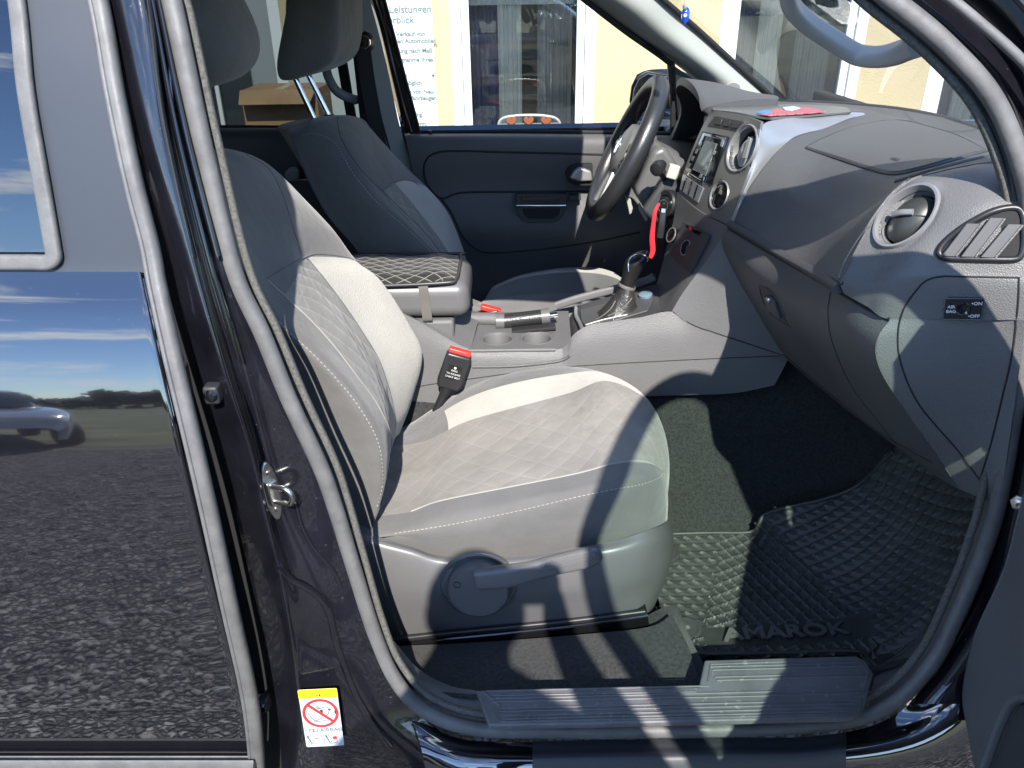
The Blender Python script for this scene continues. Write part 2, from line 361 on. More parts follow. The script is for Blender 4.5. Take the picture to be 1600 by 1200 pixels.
# ---- centre pillar (painted return faces)
rows = []
for py, c in ((-220, ((125,.22),(150,.20),(176,.20),(188,.235),(205,.25))),
              (0, ((171,.17),(193,.155),(226,.155),(240,.19),(262,.20))), (200, ((209,.14),(232,.122),(257,.124),(270,.16),(305,.165))),
              (400, ((262,.115),(289,.093),(304,.095),(318,.13),(352,.14))), (560, ((302,.09),(335,.068),(349,.07),(364,.11),(415,.125))),
              (700, ((345,.08),(382,.056),(394,.058),(404,.10),(476,.115))), (800, ((368,.075),(408,.052),(418,.057),(430,.09),(516,.108))),
              (900, ((390,.075),(433,.05),(444,.054),(472,.08),(548,.098))), (1000, ((414,.07),(452,.046),(466,.050),(510,.066),(580,.086))),
              (1100, ((432,.065),(468,.044),(486,.046),(556,.052),(640,.07))), (1200, ((440,.06),(488,.036),(520,.030),(650,.030),(740,.045))), (1300, ((446,.06),(500,.035),(540,.03),(680,.03),(760,.045)))):
    rows.append([P(a, py, Y) for a, Y in c])
PIL = patch('centre_pillar', rows, paint_in, TR, 6, .012)
# black gap behind the door edge
rows = [[P(a-14, py, Y+.055), P(b+8, py, Y+.03)] for py, a, b, Y in ((-220,90,130,.2),(0,150,176,.16),(200,190,214,.13),(400,240,268,.1),(560,275,308,.08),(700,305,352,.07),(800,330,376,.065),(1000,380,420,.06),(1200,405,446,.06),(1300,405,450,.06))]
patch('door_gap', rows, dull_bk, TR, 4, .01)
# pillar seams and rubber lines
for q in ([(237,0,.180),(275,200,.147),(325,400,.116),(372,560,.096)], [(247,0,.188),(289,200,.154),(340,400,.126)]):
    sweep('pillar_seam', PL(q, 0), rrect(.006,.006,.002), gloss_bk, PIL, 8, up=(0,-1,0))
# recessed pressings of the pillar below the striker
tube('pressing', [hit(PIL, a, b)[0] for a, b in ((462,785),(472,822),(492,858),(520,890),(533,920))], .0035, paint_in, PIL, 6)
tube('pressing', [hit(PIL, a, b)[0] for a, b in ((436,885),(455,905),(490,925),(512,950),(525,1000),(545,1060),(570,1110),(610,1165))], .006, paint_in, PIL, 6)
# striker
p, n = hit(PIL, 421, 766)
n = (V((.74,-.66,.08))).normalized(); xx, yy, zz = frame(n)
def sp_(u, v, w): return p + xx*u + yy*v + zz*w
ol = []
for i in range(24):
    a = 2*math.pi*i/24; ol.append(sp_(.0145*math.sin(a)*(1-.18*abs(math.cos(a))**3), .05*math.cos(a), .002))
prism('striker_plate', ol, n*.006, steel, PIL, .0025)
for s in (1, -1): lathe('screw', sp_(.002, s*.031, .008), n, [(0,.003),(.004,.003),(.0055,.0),(.0055,-.002)], steel, PIL, 16)
lp = [sp_(-.004,.013,.006), sp_(.0,.013,.022), sp_(.006,.012,.040), sp_(.009,.0,.046), sp_(.006,-.012,.040), sp_(.0,-.013,.022), sp_(-.004,-.013,.006)]
tube('striker_loop', lp, .0042, steel, PIL, 6, 12)
prism('striker_base', [sp_(-.01,.02,.007), sp_(.008,.02,.007), sp_(.009,-.02,.007), sp_(-.009,-.02,.007)], n*.008, steel, PIL, .003)
# rubber stop and cable plug in the gap
for px, py in ((333,614),(412,1098)):
    q = P(px, py, .058); box('rubber_stop', q, (.02,.02,.026), rubber_dark, PIL, .004); lathe('stop_button', q+V((0,-.011,0)), (0,-1,0), [(0,.004),(.006,.003),(.009,-.001)], gloss_bk, PIL, 20)
# ---- warning sticker on the pillar
def st(u, v):   # u,v in 0..1 on the sticker
    a, b = V((466,1075,0)).lerp(V((527,1072,0)), u), V((480,1164,0)).lerp(V((541,1160,0)), u); q = a.lerp(b, v)
    return q.x, q.y
s0 = P(*st(0,0), .0355); s1 = P(*st(1,0), .0355); s2 = P(*st(0,1), .0285); sn = (s1-s0).cross(s0-s2).normalized()
if sn.y > 0: sn = -sn
def sq(u, v, l=.001): return s0+(s1-s0)*u+(s2-s0)*v+sn*l
def srect(name, u0, v0, u1, v1, mat, par, l=.001, r=.04):
    pts = []; asp = (s1-s0).length/(s2-s0).length
    for cu, cv, a0 in ((u1-r, v1-r*asp, 0),(u0+r, v1-r*asp, 90),(u0+r, v0+r*asp, 180),(u1-r, v0+r*asp, 270)):
        for i in range(5):
            a = math.radians(a0+22.5*i); pts.append(sq(cu+r*math.cos(a), cv+r*asp*math.sin(a), l))
    return prism(name, pts, sn*.0003, mat, par)
sk_w = M('sticker_white', (.40,.435,.47), .4, mott=(60,.05)); sk_y = M('sticker_yellow', (.85,.72,.01), .4); sk_r = M('sticker_red', (.72,.03,.03), .4); sk_k = M('sticker_ink', (.03,.03,.035), .5); sk_g = M('sticker_grey_ink', (.09,.10,.12), .5)
STK = srect('warning_sticker', 0, 0, 1, 1, sk_w, PIL, .004); STK['label'] = 'white airbag warning sticker with yellow header and red prohibition ring'
srect('header_band', .0, .0, 1, .15, sk_y, STK, .0045)
def sline(name, pts, r, mat, l=.0048, k=1): return sweep(name, crv([sq(a, b, l) for a, b in pts], k), [(-r,0),(r,0),(r,.0002),(-r,.0002)], mat, STK, raw=True, up=sn)
tri = [sq(.44,.12,.005), sq(.58,.115,.005), sq(.51,.035,.005)]; prism('warning_triangle', tri, sn*.0003, sk_k, STK)
sline('warning_mark', [(.51,.06),(.51,.105)], .0007, sk_y, .0056)
rg = [(.5+.43*math.cos(2*math.pi*i/40), .41+.225*math.sin(2*math.pi*i/40)) for i in range(41)]
sline('prohibition_ring', rg, .0025, sk_r); sline('prohibition_bar', [(.19,.25),(.82,.565)], .0025, sk_r, .0052)
for pts in ([(.18,.40),(.27,.50),(.36,.55),(.62,.54)], [(.3,.55),(.5,.5),(.55,.44)], [(.45,.33),(.55,.32),(.66,.30),(.75,.34),(.7,.42),(.62,.47),(.56,.44)], [(.4,.29),(.47,.34)], [(.43,.27),(.5,.33)]): sline('pictogram', pts, .0006, sk_g)
prism('pictogram', [sq(.50,.345,.0048), sq(.57,.35,.0048), sq(.55,.43,.0048), sq(.49,.42,.0048)], sn*.0003, sk_k, STK)
prism('pictogram', [sq(.87,.36,.0048), sq(.91,.37,.0048), sq(.92,.44,.0048), sq(.86,.42,.0048)], sn*.0003, sk_k, STK)
sline('pictogram', [(.70,.35),(.78,.355)], .001, sk_k)
text('sticker_writing', 'AIRBAG', .0115, sq(.42,.735,.005), s1-s0, s0-s2, sk_g, STK, .0001, sx=.95)
sline('rule', [(.03,.70),(.1,.70)], .0005, sk_g); sline('rule', [(.87,.70),(1,.70)], .0005, sk_g)
sline('book_symbol', [(.15,.68),(.15,.73),(.24,.73),(.24,.68),(.15,.68)], .0006, sk_r); sline('book_symbol', [(.26,.73),(.26,.68),(.36,.68),(.36,.73),(.26,.73)], .0006, sk_g)
sline('rule', [(.5,.79),(.5,.95)], .0004, sk_g)
for o_ in (.06, .54):
    sline('pictogram', [(o_,.80),(o_+.05,.86),(o_+.1,.94),(o_+.17,.90)], .0008, sk_k); sline('pictogram', [(o_+.1,.95),(o_+.3,.93),(o_+.28,.88),(o_+.2,.9)], .0004, sk_g)
    rg = [(o_+.06+.035*math.cos(i*.785), .80+.022*math.sin(i*.785)) for i in range(9)]; sline('pictogram', rg, .0004, sk_g)
    sline('pictogram', [(o_+.19,.855),(o_+.3,.845)], .0008 if o_ < .5 else .003, sk_r)
# ---- door opening seal (one rubber tube round the aperture)
SE = [(215,-220,.25),(268,0,.195),(313,210,.168),(364,420,.145),(409,520,.135),(452,625,.125),(501,730,.117),(525,797,.112),(552,885,.104),(585,990,.094),(615,1058,.083),(662,1110,.07),(740,1138,.052),(850,1142,.045),(1000,1142,.043),(1250,1135,.043),(1375,1110,.05),(1452,1042,.07),(1500,950,.09),(1537,860,.105),(1562,775,.113),(1588,620,.123),(1606,470,.133),(1611,360,.145),(1599,270,.155),(1554,158,.17),(1480,72,.185),(1393,0,.20),(1240,-110,.215),(900,-190,.22),(500,-240,.235)]
SEP = PL(SE, 0); SC = sum(SEP, V())/len(SEP)
def upf(t, p): return V((0,-1,.15))
sweep('door_seal', SEP, rrect(.024,.022,.010), rubber, TR, 8, closed=True, up=upf)
# dusty inner plush lip beside the seal
def inner(a, d):   # path moved towards the middle of the opening
    out = []
    for p in a: v = (SC-p); v.y = 0; v.normalize(); out.append(p+v*d+V((0,.018,0)))
    return out
sweep('seal_lip', inner(SEP, .017), rrect(.010,.012,.004), plush, TR, 8, closed=True, up=upf)
sweep('seal_groove', inner(SEP, -.017), rrect(.012,.012,.004), dull_bk, TR, 8, closed=True, up=upf)
# ---- sill / rocker, painted
SR = [
 [(640,1118,.066),(705,1150,.052),(780,1159,.045),(1000,1160,.042),(1250,1152,.042),(1380,1127,.052),(1462,1058,.07),(1505,975,.09)],
 [(650,1142,.045),(712,1166,.034),(785,1172,.028),(1000,1171,.026),(1250,1164,.026),(1402,1138,.036),(1492,1072,.055),(1540,990,.078)],
 [(660,1178,.018),(720,1192,.008),(790,1194,.002),(1000,1192,.0),(1250,1186,.0),(1425,1162,.008),(1530,1100,.03),(1580,1020,.05)],
 [(670,1240,.0),(730,1244,-.008),(800,1245,-.012),(1000,1245,-.014),(1250,1240,-.014),(1440,1222,-.008),(1560,1170,.01),(1640,1080,.03)],
 [(680,1330,.02),(740,1340,.01),(800,1345,.0),(1000,1345,-.002),(1250,1340,-.002),(1450,1330,.005),(1590,1290,.02),(1700,1200,.04)]]
SILL = patch('sill', [PL(r, 0) for r in SR], paint, TR, 8, .01)
def lerp(a, b, t): return a+(b-a)*t
rows = []
for r in SR:
    y0, Y0 = r[2][1], r[2][2]; y1, Y1 = r[4][1], r[4][2]
    rows.append([P(lerp(832,1322,t)-(4 if 0 else 0), lerp(y0,y1,(lerp(832,1322,t)-780)/470)-.5, lerp(Y0,Y1,t)-.004) for t in (0,.33,.66,.86)]+[P(1322, r[4][1]-6-.03*(r[4][1]-1100), r[4][2]-.001)])
patch('sill_guard_strip', rows, M('matt_guard_film', (.03,.033,.038), .5, bump=[('noise', 300, .05)]), SILL, 8, .003)
# outer body below/behind: cab side, bed, bonnet (seen from a step aside)
rows = [[V((x, Y, z)) for x in (-3.6,-2.6,-1.6)] for Y, z in ((.06,1.16),(.03,1.1),(0,.9),(.01,.62),(.05,.5))]
patch('load_bed_side', rows, paint, TR, 4, .03)
rows = [[V((x, 1.94-Y, z)) for x in (-3.6,-2.6,-1.6)] for Y, z in ((.06,1.16),(.03,1.1),(0,.9),(.01,.62),(.05,.5))]
patch('load_bed_side', rows, paint, TR, 4, .03, flip=None)
box('load_bed_floor', (-2.6,.97,.72), (2.0,1.8,.05), dull_bk, TR)
box('tailgate', (-3.62,.97,.85), (.05,1.8,.6), paint, TR, .02)
rows = [[V((x, Y, z+dz)) for Y, dz in ((.08,-.06),(.4,.0),(.97,.025),(1.54,0),(1.86,-.06))] for x, z in ((.98,1.24),(1.3,1.22),(1.7,1.16),(2.05,1.04),(2.12,.9))]
patch('bonnet', rows, paint, TR, 4, .02)
for Y in (.03, 1.91):
    rows = [[V((x, Y, z)) for z in (1.18,.95,.62,.45)] for x in (.84,1.2,1.6,2.1)]
    patch('front_wing', rows, paint, TR, 4, .03)
box('bumper', (2.16,.97,.62), (.14,1.85,.3), black_pl, TR, .04)
tyre = M('tyre_rubber', (.022,.022,.022), .8, bump=[('noise', 90, .4)]); alloy = M('alloy_wheel', (.45,.45,.46), .3, metal=.9)
for cx in (-2.35, 1.42):
    for Y, s in ((.10,-1),(1.84,1)):
        w = lathe('wheel', (cx,Y,.37), (0,s,0), [(.24,-.11),(.33,-.115),(.365,-.09),(.37,0),(.365,.09),(.33,.115),(.24,.11)], tyre, TR, 40)
        lathe('rim', (cx,Y,.37), (0,s,0), [(0,.07),(.05,.075),(.09,.06),(.2,.06),(.235,.10),(.242,.08),(.242,-.1)], alloy, w, 40)
# ---- front pillar (outside of the aperture, top right of the view)
rows = []
for t in range(0, 8):
    a = [(1240,-110),(1393,0),(1480,72),(1552,152),(1592,255),(1606,340),(1604,420),(1600,520)][t]
    d = [(1,-.75),(1,-.85),(1,-1),(1,-.8),(1,-.3),(1,-.08),(1,0),(1,0)][t]; q = (.215,.2,.185,.17,.155,.147,.138,.13)[t]
    o_ = []
    for w_, dy in ((8,.002),(26,.02),(52,.03),(80,-.005),(92,-.02),(112,-.01),(125,.02),(160,-.03),(230,-.02)):
        o_.append(P(a[0]+d[0]*w_, a[1]+d[1]*w_, q+dy))
    rows.append(o_)
patch('front_pillar', rows, paint_in, TR, 4, .015)
sweep('pillar_rubber', PL([(1285,-140,.20),(1440,-35,.185),(1530,35,.17),(1612,112,.155),(1690,220,.145)], 0), rrect(.012,.012,.005), rubber, TR, 6, up=(0,-1,.2))
# inner trim of the near front pillar: dark strip inside the seal
rows = []
AP = [((1170,-150),(1222,-122),.25),((1325,-22),(1378,0),.225),((1392,32),(1452,62),.21),((1465,95),(1526,150),.20),((1528,175),(1572,225),.185),((1560,235),(1590,285),.175),((1574,300),(1594,345),.165),((1578,345),(1600,380),.16)]
for a, b, Y in AP: rows.append([P(*a, Y+.03), P(*a, Y+.008), P((a[0]+b[0])/2, (a[1]+b[1])/2, Y-.004), P(*b, Y-.01)])
NAP = patch('front_pillar_trim', rows, plastic_dk, TR, 5, .012)
# grab handle on the near front pillar
gh = [(1228,-30,.30),(1236,8,.335),(1262,36,.36),(1300,62,.375),(1332,82,.375),(1352,88,.365),(1380,88,.34),(1410,80,.31),(1440,66,.275)]
sweep('grab_handle', PL(gh, 0), rrect(.030,.022,.009), M('grab_handle_grey', (.36,.35,.34), .42, bump=[('noise', 500, .05)]), TR, 6, up=(0,-.8,.6), scale=(1,1,1,1,1,1.02,1.1,1.25,1.5))
# ---- roof, headliner and screen
rows = [[V((x, Y, z+dz)) for Y, dz in ((.2,-.02),(.5,.05),(.97,.07),(1.44,.05),(1.74,-.02))] for x, z in ((-1.55,1.66),(-.9,1.74),(-.2,1.76),(.28,1.70))]
ROOF = patch('roof', rows, paint, TR, 4, 0, flip=None)
rows = [[V((x, Y, z+dz-.03)) for Y, dz in ((.21,-.02),(.5,.04),(.97,.055),(1.44,.04),(1.73,-.02))] for x, z in ((-1.53,1.66),(-.9,1.74),(-.2,1.76),(.26,1.70))]
patch('headliner', rows, roofcloth, ROOF, 4, 0)
rows = [[a.lerp(b, t)+V((0.05*math.sin(math.pi*t),0,0.02*math.sin(math.pi*t))) for t in (0,.25,.5,.75,1)] for a, b in ((V((.30,.24,1.665)), V((.30,1.70,1.665))), (V((.86,.16,1.33)), V((.86,1.76,1.285))))]
patch('windscreen', rows, glass_ws, TR, 5, 0)
# rear bulkhead, cab back window, rear floor, rear bench
box('cab_rear_wall', (-1.56,.97,.85), (.05,1.75,.75), dull_bk, TR)
box('cab_rear_window', (-1.56,.97,1.45), (.01,1.5,.42), glass_tint, TR, .002)
bn = box('rear_bench', (-1.22,.97,.72), (.5,1.4,.2), fabric_dk, TR, .05); box('rear_backrest', (-1.44,.97,1.02), (.14,1.4,.55), fabric_dk, bn, .05)
# near rear door inside panel and sill between (keeps the rear cabin dark)
box('inner_lining', (-1.0,.12,.82), (1.1,.05,.66), dull_bk, RD)
# ================================================================ the place: gravel yard, meadow, house
m, nt, b = newmat('gravel'); N, L = nt.nodes, nt.links; b.inputs['Roughness'].default_value = .9
t = N.new('ShaderNodeTexCoord'); mpp = N.new('ShaderNodeMapping'); mpp.inputs['Scale'].default_value = (1,1,1); L.new(t.outputs['Object'], mpp.inputs[0])
nn = N.new('ShaderNodeTexNoise'); nn.inputs['Scale'].default_value = 20; nn.inputs['Detail'].default_value = 3; L.new(mpp.outputs[0], nn.inputs['Vector'])
mv = N.new('ShaderNodeMixRGB'); mv.inputs[0].default_value = .035; L.new(mpp.outputs[0], mv.inputs[1]); L.new(nn.outputs['Color'], mv.inputs[2])
v1 = N.new('ShaderNodeTexVoronoi'); v1.inputs['Scale'].default_value = 40; L.new(mv.outputs[0], v1.inputs['Vector'])
v2 = N.new('ShaderNodeTexVoronoi'); v2.inputs['Scale'].default_value = 40; v2.feature = 'DISTANCE_TO_EDGE'; L.new(mv.outputs[0], v2.inputs['Vector'])
r1 = N.new('ShaderNodeValToRGB'); r1.color_ramp.elements[0].color = (.07,.068,.066,1); r1.color_ramp.elements[1].color = (.30,.29,.28,1); r1.color_ramp.elements[0].position = .1
sx = N.new('ShaderNodeSeparateXYZ'); L.new(v1.outputs['Color'], sx.inputs[0]); L.new(sx.outputs[0], r1.inputs[0])
r2 = N.new('ShaderNodeMapRange'); r2.inputs[1].default_value = .0; r2.inputs[2].default_value = .12; r2.inputs[3].default_value = .25; L.new(v2.outputs['Distance'], r2.inputs[0])
x = N.new('ShaderNodeMixRGB'); x.blend_type = 'MULTIPLY'; x.inputs[0].default_value = 1; L.new(r1.outputs[0], x.inputs[1]); L.new(r2.outputs[0], x.inputs[2]); L.new(x.outputs[0], b.inputs['Base Color'])
bp = N.new('ShaderNodeBump'); bp.inputs['Strength'].default_value = 1; bp.inputs['Distance'].default_value = .03; r3 = N.new('ShaderNodeMapRange'); r3.inputs[1].default_value = 0; r3.inputs[2].default_value = .3; L.new(v2.outputs['Distance'], r3.inputs[0]); L.new(r3.outputs[0], bp.inputs['Height']); L.new(bp.outputs[0], b.inputs['Normal'])
gravel = m
g = mesh('ground', [V((-300,-300,-.004)),V((300,-300,-.004)),V((300,300,-.004)),V((-300,300,-.004))], [(0,1,2,3)], M('bare_earth', (.10,.095,.075), .95, mott=(.4,.3)), None, False); g['kind'] = 'structure'
g = mesh('gravel_yard', [V((-40,-5.2,0)),V((40,-5.2,0)),V((40,30,0)),V((-40,30,0))], [(0,1,2,3)], gravel, None, False); g['kind'] = 'structure'
# loose stones near the truck, seen mirrored in its paint: one mass
vs, fs, mi = [], [], []
base = [V((1,0,0)),V((0,1,0)),V((-1,0,0)),V((0,-1,0)),V((0,0,1)),V((.6,.6,.55)),V((-.6,.6,.55)),V((-.6,-.6,.55)),V((.6,-.6,.55))]
for i in range(7000):
    d = random.random()**1.5*4.2; cx = random.uniform(-2.6,1.2); cy = -.35-d
    s = random.uniform(.007,.018)*(1+.25*d*.3); a = random.random()*6.28; e = random.uniform(.6,1.4); h = random.uniform(.5,.9)
    k = len(vs)
    for q in base:
        q2 = V((q.x*e+random.uniform(-.2,.2), q.y/e+random.uniform(-.2,.2), q.z*h+random.uniform(-.12,.12)))*s
        vs.append(V((cx+q2.x*math.cos(a)-q2.y*math.sin(a), cy+q2.x*math.sin(a)+q2.y*math.cos(a), max(0, q2.z)+.001)))
    for f in ((0,1,5),(1,2,6),(2,3,7),(3,0,8),(4,5,6),(4,6,7),(4,7,8),(4,8,5),(5,1,6),(6,2,7),(7,3,8),(8,0,5)): fs.append(tuple(k+z for z in f)); mi.append(i % 3)
st_ = mesh('gravel_stones', vs, fs, [M('stone_grey', (.17,.167,.163), .85), M('stone_pale', (.24,.233,.225), .85), M('stone_dark', (.10,.10,.10), .85)], None, False, mi=mi); st_['kind'] = 'stuff'
m, nt, b = newmat('meadow_green'); N, L = nt.nodes, nt.links; b.inputs['Roughness'].default_value = .95
t = N.new('ShaderNodeTexCoord'); nn = N.new('ShaderNodeTexNoise'); nn.inputs['Scale'].default_value = .7; nn.inputs['Detail'].default_value = 8; L.new(t.outputs['Object'], nn.inputs['Vector'])
r = N.new('ShaderNodeValToRGB'); r.color_ramp.elements[0].color = (.05,.075,.025,1); r.color_ramp.elements[1].color = (.15,.15,.075,1); r.color_ramp.elements[0].position = .35; r.color_ramp.elements[1].position = .65; L.new(nn.outputs['Fac'], r.inputs[0]); L.new(r.outputs[0], b.inputs['Base Color'])
g = mesh('meadow', [V((-200,-200,.004)),V((200,-200,.004)),V((200,-5.6,.004)),V((-200,-5.6,.004))], [(0,1,2,3)], m, None, False); g['kind'] = 'structure'
# far hedge line behind the photographer (mirrored in the paint and the windows)
leaf = M('far_hedge_leaves', (.035,.05,.025), .9, mott=(.8,.5))
vs, fs = [], []
for i in range(3600):
    x_ = random.uniform(-70,70); h = 1.2+.9*abs(math.sin(x_*.21)+.6*math.sin(x_*.53+1)); c = V((x_, -46+random.uniform(-2,2), random.random()**.7*h)); s = random.uniform(.35,.9)
    u = V((random.uniform(-1,1), random.uniform(-1,1), random.uniform(-1,1))).normalized(); w = u.cross(V((.3,.2,.9))).normalized(); k = len(vs)
    vs += [c+u*s, c+w*s, c-u*s, c-w*s]; fs.append((k,k+1,k+2,k+3))
hd = mesh('far_hedge', vs, fs, leaf, None, False); hd['kind'] = 'stuff'
# ---------------------------------------------------------------- house
YB = 5.0
m, nt, b = newmat('cream_render'); N, L = nt.nodes, nt.links; b.inputs['Roughness'].default_value = .95
t = N.new('ShaderNodeTexCoord'); nn = N.new('ShaderNodeTexNoise'); nn.inputs['Scale'].default_value = 95; nn.inputs['Detail'].default_value = 5; L.new(t.outputs['Object'], nn.inputs['Vector'])
n2 = N.new('ShaderNodeTexNoise'); n2.inputs['Scale'].default_value = 3; n2.inputs['Detail'].default_value = 6; L.new(t.outputs['Object'], n2.inputs['Vector'])
r = N.new('ShaderNodeValToRGB'); r.color_ramp.elements[0].color = (.40,.325,.185,1); r.color_ramp.elements[1].color = (.48,.40,.245,1); L.new(n2.outputs['Fac'], r.inputs[0]); L.new(r.outputs[0], b.inputs['Base Color'])
bp = N.new('ShaderNodeBump'); bp.inputs['Strength'].default_value = .8; bp.inputs['Distance'].default_value = .008; L.new(nn.outputs['Fac'], bp.inputs['Height']); L.new(bp.outputs[0], b.inputs['Normal'])
wallm = m
white_fr = M('white_window_frame', (.66,.67,.66), .35, mott=(7,.03))
H = thing('house', 'cream rendered house with white framed windows, across from the truck', 'house', (0, YB, 0))
# openings in photo pixels on the wall plane -> metres
def bx(px): return P(px, 130, YB).x
OPN = [(707,929,'w'),(1117,1340,'w'),(1447,1680,'w'),(180,452,'d')]
OP = []
for a, b_, k in OPN: OP.append((bx(a), bx(b_), .55 if k == 'w' else .0, 2.35, k))
OP.sort()
xs = [-9]; 
for o in OP: xs += [o[0], o[1]]
xs.append(9)
vs, fs = [], []
def quad(x0, x1, z0, z1, y0=YB, y1=YB):
    k = len(vs); vs.extend([V((x0,y0,z0)),V((x1,y0,z0)),V((x1,y1,z1)),V((x0,y1,z1))]); fs.append((k,k+1,k+2,k+3))
px_ = -9
for (a, b_, z0, z1, k) in OP:
    quad(px_, a, 0, 3.6); 
    if z0 > 0: quad(a, b_, 0, z0)
    quad(a, b_, z1, 3.6); px_ = b_
quad(px_, 9, 0, 3.6)
w = mesh('wall', vs, fs, wallm, H, False); sm = w.modifiers.new('t', 'SOLIDIFY'); sm.thickness = .3; sm.offset = 1 
bm = bmesh.new(); bm.from_mesh(w.data); bmesh.ops.remove_doubles(bm, verts=bm.verts, dist=1e-5)
for f in bm.faces:
    if f.normal.y < 0: f.normal_flip()
bm.to_mesh(w.data); bm.free()
rf = prism('roof', [V((-9.4,YB-.5,3.55)),V((-9.4,YB+3,5.6)),V((-9.4,YB+3.1,5.5)),V((-9.4,YB-.5,3.42))], V((18.8,0,0)), M('clay_roof_tiles', (.23,.09,.06), .8, bump=[('noise', 20, .5)]), H)
room = M('dim_room', (.16,.18,.185), .9, mott=(2,.4)); drape = M('sheer_curtain', (.55,.56,.55), .9)
m, nt, b = newmat('veil'); N, L = nt.nodes, nt.links; tr_ = N.new('ShaderNodeBsdfTransparent'); mxs = N.new('ShaderNodeMixShader'); mxs.inputs[0].default_value = .72; b.inputs['Base Color'].default_value = (.56,.58,.57,1); b.inputs['Roughness'].default_value = .9; L.new(tr_.outputs[0], mxs.inputs[1]); L.new(b.outputs[0], mxs.inputs[2]); L.new(mxs.outputs[0], N['Material Output'].inputs[0]); veil = m
win_glass = glass_mat('window_pane', (.93,.955,.945), 2.6)
def curtain(x0, x1, z0, z1, y, amp, par, mat_=drape):
    n = 60; pts = [V((x0+(x1-x0)*i/n, y+amp*math.sin(i*1.1)+amp*.4*math.sin(i*2.7), 0)) for i in range(n+1)]
    vv = [p+V((0,0,z0)) for p in pts]+[p+V((0,0,z1)) for p in pts]
    return mesh('curtain', vv, [(i,i+1,i+n+2,i+n+1) for i in range(n)], mat_, par)
for (a, b_, z0, z1, k) in OP:
    if k == 'd': continue
    fw, c = .075, (a+b_)/2
    f = box('window', (a+fw/2, YB+.03, (z0+z1)/2), (fw,.07,z1-z0), white_fr, H, .006)
    box('frame', (b_-fw/2, YB+.03, (z0+z1)/2), (fw,.07,z1-z0), white_fr, f, .006); box('frame', (c, YB+.03, z0+fw/2), (b_-a-2*fw-.002,.068,fw), white_fr, f, .006); box('frame', (c, YB+.03, z1-fw/2), (b_-a-2*fw-.002,.068,fw), white_fr, f, .006)
    g0, g1 = a+fw+.003, b_-fw-.003; sw = .055
    for q, d in (((g0+sw/2, YB+.045, (z0+z1)/2), (sw,.06,z1-z0-2*fw-.006)), ((g1-sw/2, YB+.045, (z0+z1)/2), (sw,.06,z1-z0-2*fw-.006))): box('sash', q, d, white_fr, f, .006)
    box('sash', (c, YB+.045, z0+fw+sw/2), (g1-g0-2*sw-.004,.058,sw), white_fr, f, .006)
    box('pane', (c, YB+.05, (z0+z1)/2), (g1-g0-2*sw,.012,z1-z0-2*fw-.02), win_glass, f, 0)
    box('sill', (c, YB-.05, z0-.02), (b_-a+.1,.14,.035), white_fr, f, .008)
    box('room', (c, YB+1.6, 1.3), (2.2,.02,2.8), room, f, 0)
    curtain(g0+.02, g1-.02, 1.52, 2.3, YB+.20, .010, f, veil); curtain(g0+.04, g0+.36, .62, 1.6, YB+.3, .02, f, M('violet_drape', (.10,.11,.19), .9) if 'violet_drape' not in bpy.data.materials else bpy.data.materials['violet_drape'])
    curtain(g0+.25, g0+.42, .6, 2.3, YB+.22, .012, f); curtain(g1-.32, g1-.05, .6, 2.3, YB+.26, .015, f, M('dark_drape', (.24,.25,.26), .95))
# objects on the window ledge inside: things seen through the first pane
led = bx(740)
# door of the house with glazed upper half (seen through the rear window)
(a, b_) = (bx(180), bx(452)); dr = box('door', ((a+b_)/2, YB+.06, 1.1), (b_-a-.16,.06,2.2), M('grey_door', (.25,.27,.28), .5), H, .01)
for xx_ in (a+.04, b_-.04): box('door_frame', (xx_, YB+.03, 1.17), (.08,.08,2.34), white_fr, dr, .006)
box('door_pane', ((a+b_)/2+.1, YB+.025, 1.35), (.5,.02,1.3), win_glass, dr, 0); box('door_rail', ((a+b_)/2+.1, YB+.0, 1.35), (.03,.03,1.3), white_fr, dr, .004)
# ---- sign
SG = thing('sign', 'white notice board with grey German lettering on the cream wall left of the first window', 'sign', (bx(620), YB, 0))
sx0, sx1 = bx(470), bx(682)
box('board', ((sx0+sx1)/2, YB-.02, 1.45), (sx1-sx0,.02,1.9), M('sign_white', (.52,.57,.57), .35), SG, .003)
ink = M('sign_grey_ink', (.13,.15,.16), .6)
def sgt(s, px, py, h, sxx=1, bold=.0014):
    q = P(px, py, YB-.032); sc = (P(px,py,YB)-CAM).dot(FWD)/F
    text('lettering', s, h*sc*1.4, q, (1,0,-.004), (0,0,1), ink, SG, .0005, bold=bold, sx=sxx)
for s, px, py, h in (('Unsere Leistungen', 558, 21, 11), ('im \u00dcberblick', 570, 37, 10.5), ('An- und Verkauf von', 586, 57, 6.6), ('gebrauchten Automobilen', 584, 68, 6.6), ('Finanzierung nach Ma\u00df', 590, 83, 6.6), ('Inzahlungnahme Ihres', 596, 97, 6.6),
                     ('Fahrzeugs', 600, 121, 6.4), ('auch m\u00f6glich', 612, 133, 6.4), ('Vermittlung von Neu-', 600, 147, 6.4), ('und Jahresfahrzeugen', 605, 157, 6.4), ('sowie', 624, 173, 6.2), ('Leasing', 634, 182, 6.2), ('uvm.', 651, 196, 6.0)):
    sgt(s, px, py, h)
lathe('sign_screw', P(677,118,YB-.031), (0,-1,0), [(0,.003),(.008,.002),(.01,0)], steel, SG, 12)
